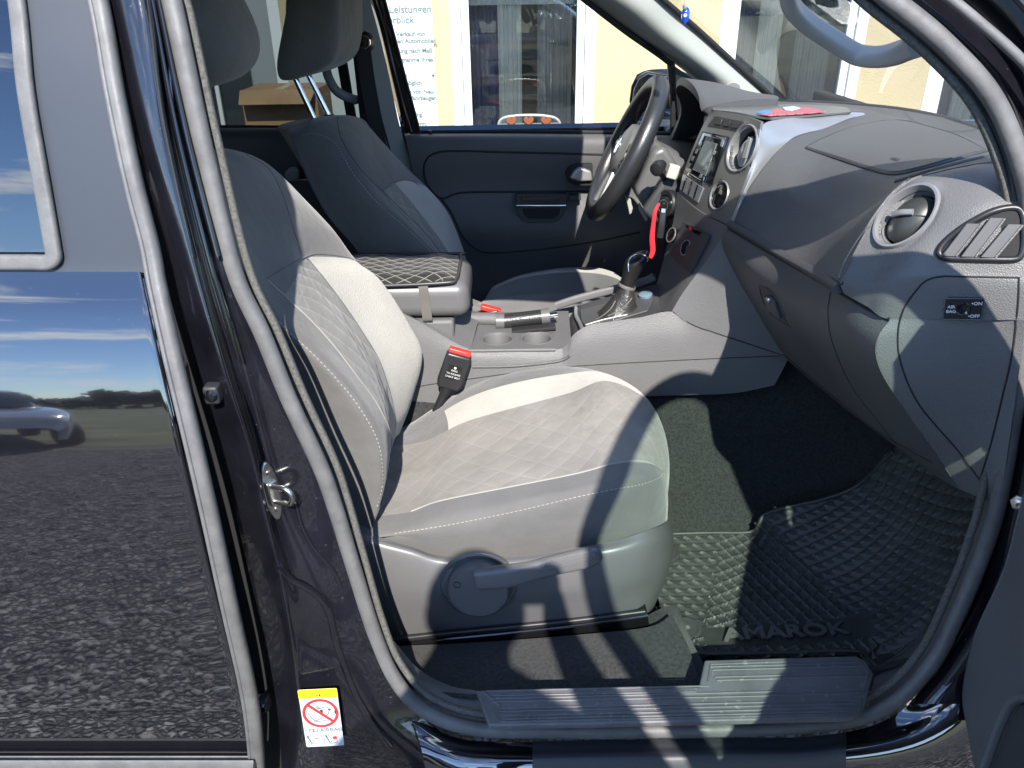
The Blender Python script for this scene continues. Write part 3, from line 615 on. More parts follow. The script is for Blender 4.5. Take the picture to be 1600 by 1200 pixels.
# ---- garden chair with hearts
CH = thing('garden_chair', 'grey wire mesh garden chair with three copper hearts on its back, by the window', 'chair', (P(828,190,4.0).x, 4.0, 0))
wire = M('grey_coated_wire', (.32,.32,.31), .4, metal=.4); copper = M('copper_heart', (.42,.14,.06), .35, metal=.6)
def cp(px, py): return P(px, py, 4.0)
fr_ = crv([cp(776,330), cp(777,230), cp(779,196), cp(786,185), cp(805,181), cp(828,180), cp(850,181), cp(868,185), cp(875,196), cp(876,230), cp(877,330)], 6)
fo = tube('back_frame', fr_, .009, wire, CH, 1, 8, raw=True)
z0 = cp(828,330).z; zt = cp(828,192).z; x0, x1 = cp(780,200).x, cp(872,200).x
n = 26; vs, fs = [], []
for i in range(n+1):
    for s in (1, -1):
        xa = x0+(x1-x0)*i/n; dz = zt-z0
        # clipped diagonal wire
        xb = xa+s*dz*.8; t_ = 1
        if xb > x1: t_ = (x1-xa)/(xb-xa)
        if xb < x0: t_ = (x0-xa)/(xb-xa)
        if t_ <= .02: continue
        a_, b2 = V((xa,4.0,zt)), V((xa+(xb-xa)*t_,4.0,zt-dz*t_))
        d = (b2-a_).normalized(); w_ = d.cross(V((0,1,0)))*.0022; k = len(vs)
        vs += [a_-w_, a_+w_, b2+w_, b2-w_]; fs.append((k,k+1,k+2,k+3))
me_ = mesh('back_mesh', vs, fs, wire, CH, False); me_.modifiers.new('t','SOLIDIFY').thickness = .004
for px in (799, 826, 853):
    o_ = []
    for i in range(28):
        a = 2*math.pi*i/28; o_.append((16*math.sin(a)**3, 13*math.cos(a)-5*math.cos(2*a)-2*math.cos(3*a)-math.cos(4*a)))
    c_ = cp(px, 188); prism('heart', [c_+V((u*.0019, -.02, v*.0019)) for u, v in o_], V((0,.012,0)), copper, CH, .003)
box('seat', ((x0+x1)/2, 3.76, z0-.02), (x1-x0, .46, .02), wire, CH, .008)
for sx_ in (x0+.02, x1-.02):
    for y_ in (3.56, 3.98): tube('leg', [V((sx_,y_,z0-.02)), V((sx_,y_+(.03 if y_ > 3.8 else -.03),.0))], .009, wire, CH, 2, 8)
# ---- cardboard box on a trestle by the house door (seen through the rear window)
BX = thing('cardboard_box', 'brown cardboard box standing by the house door, seen through the tinted rear window', 'box', (P(440,170,4.3).x, 4.3, 0))
card = M('cardboard', (.30,.19,.10), .9, mott=(5,.15)); q0, q1 = P(374,142,4.2), P(500,198,4.2)
bb = box('carton', ((q0.x+q1.x)/2, 4.42, q0.z-.19), (q1.x-q0.x,.42,.38), card, BX, .004)
box('tape', ((q0.x+q1.x)/2, 4.42, q0.z+.0015), (.06,.421,.002), M('parcel_tape', (.36,.27,.15), .3), BX, 0)
vs = [V((q0.x,4.21,q0.z)),V((q1.x,4.21,q0.z)),V((q1.x-.02,4.08,q0.z-.07)),V((q0.x+.02,4.08,q0.z-.07))]
fl = mesh('flap', vs, [(0,1,2,3)], card, BX, False); fl.modifiers.new('t','SOLIDIFY').thickness = .004
TB = thing('trestle_table', 'plain wooden trestle table under the cardboard box', 'table', ((q0.x+q1.x)/2, 4.42, 0)); wd = M('raw_timber', (.30,.21,.13), .8, mott=(9,.2))
zt = q0.z-.382; box('table_top', ((q0.x+q1.x)/2, 4.42, zt-.02), (1.1,.6,.036), wd, TB, .004)
for sx_ in (-.48,.48):
    for sy_ in (-.24,.24): box('leg', ((q0.x+q1.x)/2+sx_, 4.42+sy_, (zt-.04)/2), (.06,.06,zt-.04), wd, TB, .004)
# ================================================================ seats
quilt = quilt_mat('quilted_seat_cloth', (.165,.161,.15), (.20,.195,.18), 2.4, 1.55, .07, .42)
quilt_c = quilt_mat('quilted_cushion_cloth', (.195,.182,.164), (.208,.195,.177), 2.3, 1.75, .06, .26, stain=.42)
def ring(front, back, Yb):
    """close a row of front points with points behind it"""
    return front
# ---- passenger seat cushion (the seat part itself)
CU = [
 [(585,842,.33),(613,836,.30),(640,800,.36),(650,745,.5),(662,690,.65),(630,668,.80),(624,690,.85)],
 [(690,867,.31),(690,822,.30),(690,782,.36),(706,722,.5),(725,660,.65),(725,611,.82),(722,622,.87)],
 [(800,866,.31),(795,801,.30),(795,761,.36),(800,700,.5),(800,638,.65),(795,586,.82),(793,597,.87)],
 [(905,853,.31),(890,779,.30),(900,740,.36),(890,675,.5),(890,614,.65),(880,574,.82),(878,584,.87)],
 [(966,843,.315),(960,765,.30),(960,725,.36),(955,660,.5),(946,595,.65),(935,580,.82),(933,590,.87)],
 [(1007,828,.33),(1008,755,.33),(1012,724,.38),(1014,668,.5),(1002,618,.64),(986,602,.78),(984,612,.82)],
 [(1032,820,.37),(1034,757,.375),(1036,737,.41),(1040,695,.5),(1031,655,.61),(1014,632,.72),(1012,645,.77)],
 [(1042,835,.41),(1043,785,.42),(1044,765,.45),(1046,735,.51),(1041,705,.59),(1028,680,.67),(1026,690,.7)],
]
rows = [PL(r, 0) for r in CU]
# closing rows: front lip and underside
f = rows[-1]; rows.append([p+V((-.005,.0,-.09)) for p in f])
rows.insert(0, [p+V((-.10,0,-.012)) for p in rows[0]])
rows = [[r[0]+V((.0,.02,-.10))]+r+[r[-1]+V((0,0,-.16))] for r in rows]
def cmat(i, j):   # j: 0 pad,1 side->stitch,2 stitch->piping,3,4 quilt,5 cream
    i -= 1
    if i < 6.1 and j >= 3 and j < 5: return 1
    if j >= 5 and j < 5.62+.05*max(0,i-4) and i > .55 and i < 5.2: return 2
    return 0
SEAT = patch('front_seat', rows, [fabric, quilt_c, cream], TR, 8, .0, matfn=cmat)
SEAT['label'] = 'grey passenger seat with quilted cushion and cream inserts'
def colline(name, on, pts, r, mat, par, k=6, lift=.0): return seam(name, on, pts, mat, par, r, k, lift)
colline('piping', SEAT, [(642,799),(690,782),(795,761),(900,740),(960,724),(1000,720),(1024,727),(1036,738)], .0019, piping, SEAT)
def stitches(name, on, px, mat, par, r=.0009, k=10, gap=.0085, dash=.0055, off=(0,0)):
    c = crv([V((a+off[0], b+off[1], 0)) for a, b in px], k); P3 = []
    for q in c:
        p, n = hit(on, q.x, q.y); P3.append((p+n*.0006, n))
    vs, fs = [], []; acc = 0; L_ = [0]
    for i in range(1, len(P3)): L_.append(L_[-1]+(P3[i][0]-P3[i-1][0]).length)
    def at(s):
        for i in range(1, len(L_)):
            if s <= L_[i]: return P3[i-1][0].lerp(P3[i][0], (s-L_[i-1])/max(1e-6, L_[i]-L_[i-1])), P3[i][1]
        return P3[-1]
    s = 0
    while s+dash < L_[-1]:
        a, n = at(s); b_, _ = at(s+dash); w = (b_-a).cross(n).normalized()*r; k_ = len(vs)
        vs += [a-w, a+w, b_+w, b_-w, (a+b_)/2-w+n*r*1.2, (a+b_)/2+w+n*r*1.2]
        fs += [(k_,k_+1,k_+5,k_+4),(k_+4,k_+5,k_+2,k_+3)]; s += gap
    return mesh(name, vs, fs, mat, par, False)
stitches('stitching', SEAT, [(616,834),(690,822),(795,801),(890,779),(950,766),(1000,757),(1026,748),(1037,738)], thread, SEAT)
colline('seam', SEAT, [(1037,738),(1042,760),(1043,790),(1040,820)], .0012, thread, SEAT)
# ---- passenger backrest
BK = [  # A, B, C, M, D, E  (bottom -> top)
 [(566,838,.34),(588,808,.315),(604,748,.41),(610,710,.5),(617,685,.62),(622,676,.76)],
 [(540,770,.34),(597,757,.31),(609,700,.41),(613,668,.5),(618,648,.62),(643,625,.79)],
 [(500,690,.35),(588,686,.31),(600,652,.405),(598,608,.5),(594,568,.62),(660,558,.80)],
 [(455,600,.36),(536,604,.31),(549,574,.40),(553,535,.5),(552,497,.62),(640,508,.80)],
 [(410,520,.37),(458,527,.31),(489,505,.40),(497,465,.5),(507,434,.62),(596,440,.80)],
 [(395,480,.38),(427,494,.32),(445,462,.40),(466,428,.5),(481,402,.62),(556,406,.80)],
 [(372,410,.39),(392,440,.33),(415,422,.41),(437,385,.5),(466,352,.61),(520,358,.79)],
 [(350,340,.40),(358,372,.34),(380,350,.42),(402,318,.5),(430,292,.60),(478,314,.77)],
 [(338,290,.41),(342,315,.37),(356,288,.44),(372,268,.5),(395,252,.58),(436,272,.73)],
 [(334,268,.43),(336,280,.40),(342,258,.46),(352,246,.51),(372,239,.57),(404,249,.68)],
]
rows = []
for i, r in enumerate(BK):
    q = PL(r, 0); dx = -.11 if i < 7 else -.09
    a2 = q[0]+V((dx*.5, .01, .0)); e2 = q[-1]+V((dx*.7, .015, -.015)); mid = (q[0]+q[-1])/2+V((dx-.02, 0, 0))
    rows.append(q+[e2, mid, a2])
top = rows[-1]; c = sum(top, V())/len(top); rows.append([p.lerp(c, .45)+V((-.01,0,.018)) for p in top]); rows.append([p.lerp(c, .96)+V((-.015,0,.022)) for p in top])
def bmat(i, j):
    if i < 4.93 and 2 <= j < 4: return 1
    if i < 4.96 and 4 <= j < 4.93: return 2
    if i < 5 and j >= 4.93 and j < 5.2 and i > 4.0: return 0
    if i >= 5 and 2 <= j < 5: return 0
    return 3 if (j < 1 or j >= 5) and i > 9 else 0
BACK = patch('backrest', rows, [fabric, quilt, cream, fabric_dk], SEAT, 8, 0, closed=True, matfn=bmat)
colline('piping', BACK, [(417,437),(440,458),(459,476),(488,503),(522,541),(557,587),(585,625),(604,660),(612,684)], .0018, piping, BACK)
colline('seam', BACK, [(417,436),(448,416),(479,401),(500,397),(540,402),(571,414)], .0014, fabric_dk, BACK)
colline('seam', BACK, [(478,401),(504,432),(536,474),(567,520),(592,562),(609,611),(617,650)], .0012, fabric_dk, BACK)
stitches('stitching', BACK, [(408,473),(445,513),(490,555),(536,604),(567,646),(588,685),(596,720),(597,758),(588,796)], thread, BACK)
colline('seam', BACK, [(612,684),(610,715),(605,745),(597,780),(584,815)], .0016, fabric_dk, BACK)
colline('seam', BACK, [(385,242),(418,262),(440,300),(456,350),(470,395)], .0011, fabric_dk, BACK)
# ---- headrests
def headrest(c, d, lean, mat_, par, sup=(2.6,2.6)):
    rows = []
    def se(a, e): s = math.copysign(1, math.cos(a)); return s*abs(math.cos(a))**(2/e)
    def so_(a, e): s = math.copysign(1, math.sin(a)); return s*abs(math.sin(a))**(2/e)
    n = 16; R = Matrix.Rotation(lean, 3, 'Y')
    for i in range(n+1):
        v = -math.pi/2+math.pi*i/n; r = []
        for j in range(24):
            u = 2*math.pi*j/24
            p = V((d[0]*se(v,sup[0])*se(u,sup[1])*(1-.25*so_(v,sup[0])), d[1]*se(v,sup[0])*so_(u,sup[1])*(1+.06*so_(v,sup[0])), d[2]*so_(v,sup[0])))
            r.append(R @ p + V(c))
        rows.append(r)
    return patch('headrest', rows, mat_, par, 2, 0, closed=True)
hc = P(322, 52, .60)
headrest((hc.x-.015,.60,hc.z+.03), (.075,.145,.115), math.radians(-14), fabric, SEAT)
# ---- side shield, lever
SH = [
 [(552,832,.30),(585,838,.295),(640,853,.292),(690,868,.29),(800,869,.288),(905,855,.288),(966,844,.292),(1010,829,.31),(1040,818,.37),(1047,800,.47)],
 [(556,850,.285),(590,856,.275),(645,868,.272),(700,882,.27),(800,884,.268),(905,872,.268),(970,862,.272),(1017,850,.295),(1046,842,.36),(1052,830,.47)],
 [(575,910,.278),(610,915,.265),(660,920,.262),(720,925,.26),(800,925,.26),(905,915,.26),(968,905,.265),(1014,892,.29),(1044,880,.35),(1052,862,.47)],
 [(592,965,.285),(625,965,.278),(670,962,.275),(730,958,.273),(800,950,.272),(905,945,.272),(962,938,.275),(1006,926,.295),(1034,914,.35),(1042,900,.47)],
 [(600,996,.30),(632,994,.29),(680,990,.288),(735,984,.286),(800,977,.285),(900,970,.285),(958,965,.288),(1000,960,.30),(1018,955,.35),(1024,942,.47)],
]
SHD = patch('side_shield', [PL(r, 0) for r in SH], plastic_sm, SEAT, 6, .012)
LEV = lathe('height_lever', P(748,915,.262), (0,-1,.05), [(.072,-.010),(.074,.0),(.070,.003),(.068,-.002),(.060,-.004),(.058,.016),(.054,.021),(.040,.0225),(0,.0225)], plastic_sm, SEAT, 56)
hp = [(745,905,.222),(790,900,.218),(830,892,.215),(870,882,.214),(905,874,.216),(930,868,.219),(940,865,.221)]
sweep('lever_handle', PL(hp, 0), rrect(.036,.018,.008), plastic_sm, LEV, 6, up=(0,-1,.1), scale=(1.15,1.25,1.05,1.05,1.1,.95,.45))
sweep('lever_groove', PL([(842,889,.2040),(875,879,.2028),(905,872,.2048),(930,866,.2080)], 0), rrect(.021,.002,.0009), plastic_lt, LEV, 6, up=(0,-1,.1), scale=(.4,1,1,.4))
for px, py in ((714,914),(780,945)):
    q = P(px, py, .2395); lathe('lever_screw', q, (0,-1,.05), [(.0065,.0008),(.0062,-.004),(.003,-.004),(.0028,-.002),(0,-.002)], black_pl, LEV, 16)
# seat rail
rl = crv(PL([(612,1014,.29),(700,1003,.29),(800,993,.29),(900,982,.29),(1012,966,.29)], 0), 4)
sweep('seat_rail', rl, rrect(.034,.05,.006), gloss_bk, SEAT, raw=True, up=(0,0,1))
rl2 = crv(PL([(612,1000,.277),(700,990,.277),(800,980,.277),(900,970,.277),(1008,956,.277)], 0), 4)
sweep('rail_edge', rl2, rrect(.01,.012,.004), black_pl, SEAT, raw=True, up=(0,0,1))
# ---- driver seat
DC = [
 [(700,520,1.22),(735,482,1.14),(755,470,1.25),(765,455,1.45),(770,447,1.6)],
 [(770,540,1.22),(800,500,1.14),(805,462,1.25),(808,436,1.45),(812,430,1.6)],
 [(850,540,1.22),(870,500,1.14),(872,458,1.25),(873,426,1.45),(874,419,1.6)],
 [(910,540,1.22),(930,500,1.14),(930,460,1.25),(930,427,1.45),(928,418,1.6)],
 [(950,540,1.22),(965,500,1.16),(968,465,1.27),(965,436,1.42),(958,425,1.55)],
 [(965,550,1.24),(985,510,1.20),(985,475,1.3),(980,450,1.42),(972,434,1.5)],
]
def dcm(i, j): return 1 if 2 <= j < 3 and i < 4.5 else (2 if 3 <= j < 3.9 and .1 < i < 4.8 else 0)
DSEAT = patch('front_seat', [PL(r, 0) for r in DC], [fabric, fabric_dk, cream], TR, 8, .06, matfn=dcm)
DSEAT['label'] = 'driver seat in the shade beyond the console'
DB = [
 [(612,470,1.14),(722,474,1.13),(727,470,1.2),(728,455,1.4),(730,440,1.57)],
 [(577,400,1.14),(677,402,1.13),(693,408,1.2),(702,382,1.40),(727,402,1.58)],
 [(532,346,1.14),(625,349,1.13),(643,348,1.2),(655,312,1.38),(702,336,1.58)],
 [(504,301,1.14),(577,305,1.13),(598,299,1.2),(632,282,1.38),(668,294,1.58)],
 [(485,262,1.15),(547,264,1.14),(575,258,1.2),(605,243,1.38),(633,262,1.57)],
 [(471,230,1.16),(517,224,1.16),(550,216,1.22),(577,206,1.36),(598,226,1.55)],
 [(465,212,1.18),(492,200,1.19),(521,189,1.25),(551,184,1.35),(579,202,1.50)],
 [(468,204,1.2),(488,191,1.22),(515,183,1.27),(541,180,1.35),(564,186,1.45)],
]
rows = []
for i, r in enumerate(DB):
    q = PL(r, 0); a2 = q[0]+V((-.03,.03,.0)); e2 = q[-1]+V((-.09,.015,0)); mid = (q[0]+q[-1])/2+V((-.14,0,0)); rows.append(q+[e2, mid, a2])
top = rows[-1]; c = sum(top, V())/len(top); rows.append([p.lerp(c, .5)+V((-.008,0,.008)) for p in top]); rows.append([p.lerp(c, .96)+V((-.01,0,.01)) for p in top])
def dbm(i, j):
    if i < 3 and 2 <= j < 2.6: return 2
    if i < 3 and 2.6 <= j < 4: return 1
    return 0
cream_d = M('pale_insert_cloth', (.36,.35,.32), .95, sheen=.2, bump=[('grain', 330, .7)], mott=(9,.09))
DBK = patch('backrest', rows, [fabric, cream_d, quilt, fabric_dk], DSEAT, 8, 0, closed=True, matfn=dbm)
stitches('stitching', DBK, [(473,211),(497,210),(525,227),(553,273),(588,315),(630,353),(665,385),(682,408)], thread, DBK, r=.0013)
colline('seam', DBK, [(527,182),(533,215),(560,260),(597,298),(630,330),(665,365),(696,404)], .0016, fabric_dk, DBK)
colline('seam', DBK, [(597,298),(615,284),(640,282),(655,290)], .0014, fabric_dk, DBK)
# driver headrest: a wedge profile swept across the seat
ho = [(455,-50),(446,20),(438,62),(432,100),(435,122),(446,127),(470,122),(502,111),(524,94),(533,62),(533,10),(526,-50)]
rows = []
for Y, sh, dx in ((1.222,.02,0),(1.225,.55,.0),(1.235,.9,0),(1.27,1.0,0),(1.34,1.0,.014),(1.42,1.0,.02),(1.48,.97,.014),(1.51,.8,0),(1.518,.4,0),(1.52,.02,0)):
    base_ = crv(PL(ho, 1.25), 3, True); c = sum(base_, V())/len(base_); r = []
    for p in base_: q = c+(p-c)*sh; r.append(V((q.x+dx*(1 if p.x > c.x else .2), Y, q.z)))
    rows.append(r)
patch('headrest', rows, fabric, DSEAT, 1, 0, closed=True, kr=3, sharp=40)
for a, b_ in (((461,122),(492,188)),((482,118),(514,182))):
    tube('headrest_post', [P(*a, 1.31), P(*b_, 1.31)], .0075, chrome, DSEAT, 2, 14)
    lathe('post_socket', P(*b_, 1.31), (0,0,1), [(.0,.006),(.014,.006),(.016,-.01)], black_pl, DSEAT, 20)
# ---- belt buckles
bp_ = P(709,583,.79); ax = (P(716,552,.79)-P(698,612,.79)).normalized(); fx = V((1,-.0,.0)); fx = (fx-ax*fx.dot(ax)).normalized(); fn = fx.cross(ax)
if fn.y > 0: fn = -fn
def bq(u, v, w): return bp_+fx*u+ax*v+fn*w
BUK = prism('belt_buckle', [bq(-.029,-.048,0), bq(.024,-.048,0), bq(.031,-.03,0), bq(.031,.047,0), bq(-.029,.047,0), bq(-.033,-.03,0)], -fn*.028, black_pl, TR, .006)
BUK['label'] = 'black belt buckle with red release button beside the passenger cushion'
prism('release_button', [bq(-.026,.047,-.004), bq(.027,.047,-.004), bq(.027,.058,-.006), bq(-.026,.058,-.006)], -fn*.017, red_pl, BUK, .003)
prism('buckle_label', [bq(-.016,-.018,.0006), bq(.016,-.018,.0006), bq(.016,.02,.0006), bq(-.016,.02,.0006)], -fn*.001, gloss_bk, BUK)
wt_ink = M('white_ink', (.55,.55,.55), .6)
for k, s in enumerate(('PRESS', 'TO RELEASE', 'CHECK BELT')): text('buckle_writing', s, .0062, bq(0,.004-.0085*k,.0012), fx, ax, wt_ink, BUK, .0001, 'CENTER')
lathe('buckle_mark', bq(0,.014,.0008), fn, [(0,.0006),(.003,.0006),(.003,0)], wt_ink, BUK, 14)
tube('buckle_stalk', [bq(-.004,-.045,-.014), bq(-.008,-.075,-.014), bq(-.014,-.12,-.012)], .011, black_pl, BUK, 4, 10, scale=(1.3,1,.9))
q = P(765,487,1.12); b2 = box('belt_buckle', q+V((.0,0,-.025)), (.062,.03,.06), black_pl, TR, .006, Matrix.Rotation(math.radians(-12),3,'Y')); b2['label'] = 'driver belt buckle peeping over the console'
box('release_button', q+V((.004,0,.008)), (.056,.022,.014), red_pl, b2, .003, Matrix.Rotation(math.radians(16),3,'Y'))
# ================================================================ dashboard
def punch(o, c, l, s_, k, e0=1.08, e1=1.26):
    """open a round hole in a skin where a vent or a switch sits"""
    bm = bmesh.new(); bm.from_mesh(o.data); ll, ss = l.length_squared, s_.length_squared; n_ = l.cross(s_).normalized()
    bm.verts.ensure_lookup_table()
    for v in bm.verts:   # seat the surround flat in the plane of the fitting
        d = v.co-c; h = d.dot(n_); e = math.sqrt((d.dot(l)/ll)**2+(d.dot(s_)/ss)**2)
        if abs(h) < .06 and e < 1.5: v.co -= n_*(h*(1 if e < e0 else max(0, (e1-e)/(e1-e0))))
    kill = []
    for f in bm.faces:
        d = f.calc_center_median()-c
        if abs(d.dot(n_)) < .06 and (d.dot(l)/ll)**2+(d.dot(s_)/ss)**2 < k*k: kill.append(f)
    BV[o] = BVHTree.FromBMesh(bm); bmesh.ops.delete(bm, geom=kill, context='FACES'); bm.to_mesh(o.data); bm.free()
PADG = [
 [(1348,172,1.16),(1420,175,1.10),(1500,190,.98),(1560,215,.75),(1625,258,.38)],
 [(1288,200,.95),(1370,203,.88),(1450,214,.75),(1520,232,.54),(1574,250,.33)],
 [(1237,216,.88),(1320,228,.77),(1400,242,.61),(1470,253,.43),(1523,256,.30)],
 [(1207,242,.85),(1280,261,.73),(1350,272,.57),(1410,277,.41),(1457,270,.285)],
 [(1180,276,.83),(1250,301,.70),(1320,315,.54),(1372,312,.39),(1415,285,.28)],
 [(1162,307,.82),(1225,340,.69),(1285,361,.53),(1328,361,.38),(1365,340,.27)],
 [(1145,347,.81),(1195,377,.68),(1250,408,.52),(1288,427,.38),(1311,440,.265)]]
PAD = patch('dashboard', [PL(r, 0) for r in PADG], plastic, TR, 8, .02)
# dash top between screen and pad
top = [[(1120,152,1.68),(1212,158,1.66),(1300,161,1.48),(1400,170,1.25),(1482,186,1.02),(1560,214,.77),(1640,262,.36)],
       [(1120,160,1.55),(1205,164,1.48),(1290,168,1.34),(1385,175,1.18),(1475,191,.98),(1556,217,.75),(1636,264,.35)],
       [(1112,174,1.12),(1190,186,1.02),(1262,189,.99),(1348,180,1.06),(1460,200,.86),(1545,224,.66),(1630,268,.34)]]
rows = [PL(r, 0) for r in top]; rows[2] = [p-V((0,0,.008)) for p in rows[2]]
DT = patch('dash_top', rows, plastic, PAD, 8, .015)
lip = [(a,b+2,c) for a,b,c in top[0]]
tube('screen_seal', PL([(1100,150,1.70)]+lip, 0), .009, black_pl, PAD, 6, 8)
# passenger airbag lid, raised, with its groove
decal('airbag_cover', PAD, [(1262,231),(1292,216),(1340,198),(1400,190),(1450,200),(1500,216),(1537,236)], [(1262,231),(1310,246),(1360,262),(1398,270),(1440,262),(1490,248),(1537,236)], plastic, PAD, (24,10), .0032, .003)
seam('groove', PAD, [(1260,231),(1310,248),(1360,264),(1397,272),(1440,265),(1490,251),(1540,237)], plastic_dk, PAD, .0042)
seam('groove', PAD, [(1260,230),(1292,214),(1340,197),(1400,188),(1450,198),(1500,214),(1540,236)], plastic_dk, PAD, .0028)
seam('groove', PAD, [(1400,284),(1440,272),(1490,258),(1545,244),(1568,240)], plastic_dk, PAD, .0036)
q, n = hit(PAD, 1391, 251); q2, _ = hit(PAD, 1415, 258); text('airbag_word', 'AIRBAG', .011, q+n*.0042, q2-q, n.cross(q2-q), plastic_dk, PAD, .0003)
FASG = [
 [(1523,257,.302),(1550,256,.27),(1575,259,.24),(1597,270,.2),(1625,285,.17)],
 [(1457,271,.287),(1500,268,.25),(1540,277,.21),(1577,289,.185),(1622,308,.155)],
 [(1415,286,.282),(1455,299,.235),(1500,319,.19),(1550,323,.165),(1618,343,.14)],
 [(1365,341,.272),(1410,351,.235),(1462,368,.187),(1530,371,.155),(1612,390,.13)],
 [(1322,422,.267),(1370,420,.228),(1420,420,.183),(1510,421,.15),(1608,428,.12)],
 [(1312,444,.265),(1356,446,.222),(1406,441,.183),(1502,442,.148),(1604,450,.115)],
 [(1317,458,.262),(1355,479,.219),(1391,499,.186),(1500,500,.146),(1600,500,.111)]]
FAS = patch('fascia', [PL(r, 0) for r in FASG], plastic_lt, PAD, 16, .012)
seam('fascia_edge', PAD, [(1421,280),(1398,299),(1382,317),(1357,353),(1340,377),(1318,415),(1311,436)], plastic_lt, PAD, .0026)
seam('groove', FAS, [(1311,440),(1313,449),(1318,459)], dull_bk, PAD, .0016)
# lower dash / glovebox face
GLG = [
 [(1140,353,.80),(1187,382,.68),(1240,412,.54),(1290,440,.38),(1330,462,.27),(1392,498,.187)],
 [(1128,379,.81),(1170,416,.69),(1228,456,.545),(1278,485,.385),(1318,508,.27),(1369,534,.182)],
 [(1150,431,.80),(1190,463,.68),(1240,501,.54),(1290,541,.38),(1335,566,.27),(1376,580,.18)],
 [(1190,500,.78),(1230,536,.66),(1280,576,.53),(1330,616,.38),(1380,641,.27),(1421,651,.18)],
 [(1225,556,.76),(1260,586,.65),(1310,626,.52),(1365,669,.38),(1420,701,.27),(1458,704,.18)],
 [(1232,563,.79),(1275,601,.68),(1330,646,.55),(1395,694,.41),(1450,736,.28),(1500,766,.172)]]
GLV = patch('glovebox', [PL(r, 0) for r in GLG], plastic, PAD, 8, .015)
seam('groove', GLV, [(1139,356),(1188,385),(1240,415),(1290,443),(1325,463),(1360,483),(1391,499)], dull_bk, PAD, .0042)
sweep('lower_rail', PL([(1140,350,.805),(1190,380,.68),(1245,411,.53),(1285,434,.385),(1312,450,.27)], 0), rrect(.016,.014,.004), plastic_dk, PAD, 6, up=(-.6,0,.8))
seam('groove', GLV, [(1298,456),(1296,470),(1294,484),(1297,520),(1310,560),(1335,610),(1380,668),(1400,693)], dull_bk, PAD, .0012)
seam('groove', GLV, [(1228,556),(1262,586),(1312,627),(1366,670),(1421,703),(1456,722)], dull_bk, PAD, .0013)
# glovebox latch
decal('latch_recess', GLV, [(1187,446),(1200,452),(1213,468)], [(1200,485),(1214,492),(1232,508)], plastic_dk, GLV, (8,6), .0012, .002)
decal('latch', GLV, [(1196,462),(1206,462),(1214,473)], [(1203,484),(1213,488),(1223,496)], plastic, GLV, (8,6), .006, .004)
q, n = hit(GLV, 1205, 466); lathe('lock', q+n*.006, n, [(0,.003),(.006,.003),(.007,0)], steel, GLV, 18)
seam('latch_edge', GLV, [(1187,446),(1190,462),(1202,487),(1222,503),(1236,511)], plastic_dk, GLV, .0018)
seam('latch_edge', GLV, [(1187,446),(1203,452),(1215,467),(1228,493)], plastic_dk, GLV, .0014)
# end panel with airbag switch
ENG = [
 [(1391,499,.185),(1438,499,.166),(1498,500,.1455),(1548,500,.134),(1600,500,.1105)],
 [(1371,531,.182),(1430,531,.165),(1492,532,.146),(1543,536,.132),(1598,541,.11)],
 [(1378,580,.18),(1430,590,.164),(1490,600,.146),(1537,605,.13),(1588,611,.108)],
 [(1421,650,.18),(1460,660,.164),(1502,670,.146),(1540,676,.128),(1578,681,.106)],
 [(1459,703,.18),(1486,712,.164),(1512,720,.147),(1540,728,.128),(1570,736,.105)],
 [(1500,765,.172),(1516,772,.158),(1530,778,.146),(1546,783,.128),(1563,790,.104)]]
END = patch('end_panel', [PL(r, 0) for r in ENG], plastic_lt, PAD, 8, .012)
lid = [(1594,434),(1500,432),(1470,432),(1448,438),(1433,452),(1412,483),(1403,522),(1408,569),(1436,632),(1495,702),(1531,750)]
lidr = [(1592,434),(1591,470),(1585,530),(1578,570),(1566,620),(1549,690),(1531,750)]
def on_side(px):   # the joint crosses from the fascia to the end panel
    return FAS if px[1] < 499 else END
for lp_ in (lid, lidr):
    pts = [hit(on_side(q), *q)[0] for q in [(v.x, v.y) for v in crv([V((a_, b_, 0)) for a_, b_ in lp_], 6)]]
    tube('lid_joint', pts, .0014, dull_bk, END, 1, 6, raw=True)

# airbag cut-off switch
def ep(u, v): a, b = V((1479,464,0)).lerp(V((1537,464,0)), u), V((1474,496,0)).lerp(V((1531,499,0)), u); q = a.lerp(b, v); return q.x, q.y
e0 = hit(FAS, *ep(0,0))[0]; e1 = hit(FAS, *ep(1,0))[0]; e2 = hit(FAS, *ep(0,1))[0]
ex, ey = (e1-e0), (e2-e0); en = ex.cross(ey).normalized(); en = -en if en.y > 0 else en
def eq(u, v, w=.006): return e0+ex*u+ey*v+en*w
SWI = prism('airbag_switch', [eq(.02,.0), eq(.98,.0), eq(1,.05), eq(1,.95), eq(.97,1), eq(.03,1), eq(0,.95), eq(0,.05)], -en*.006, black_pl, END, .001)
tube('switch_rim', [eq(.0,0), eq(1,0), eq(1,1), eq(0,1)], .0008, plastic_lt, SWI, 1, 6, closed=True)
lathe('switch_ring', eq(.5,.5,.006), en, [(.0095,0),(.0095,.001),(.0088,.0012),(.008,.0003),(0,.0003)], gloss_bk, SWI, 36)
prism('key_slot', [eq(.43,.38,.0065), eq(.5,.30,.0065), eq(.6,.55,.0065), eq(.55,.62,.0065)], en*.0006, dull_bk, SWI)
prism('switch_pointer', [eq(.55,.68,.0068), eq(.60,.58,.0068), eq(.63,.74,.0068)], en*.0004, wt_ink, SWI)
sw_ink = M('switch_ink', (.62,.62,.62), .6)
for s, u, v, h in (('AIR',.06,.46,.0062), ('BAG',.04,.68,.0062), ('\u2022ON',.70,.30,.0066), ('\u2022OFF',.66,.90,.0066)): text('switch_writing', s, h, eq(u,v,.0066), ex, -ey, sw_ink, SWI, .0001, bold=.00015)
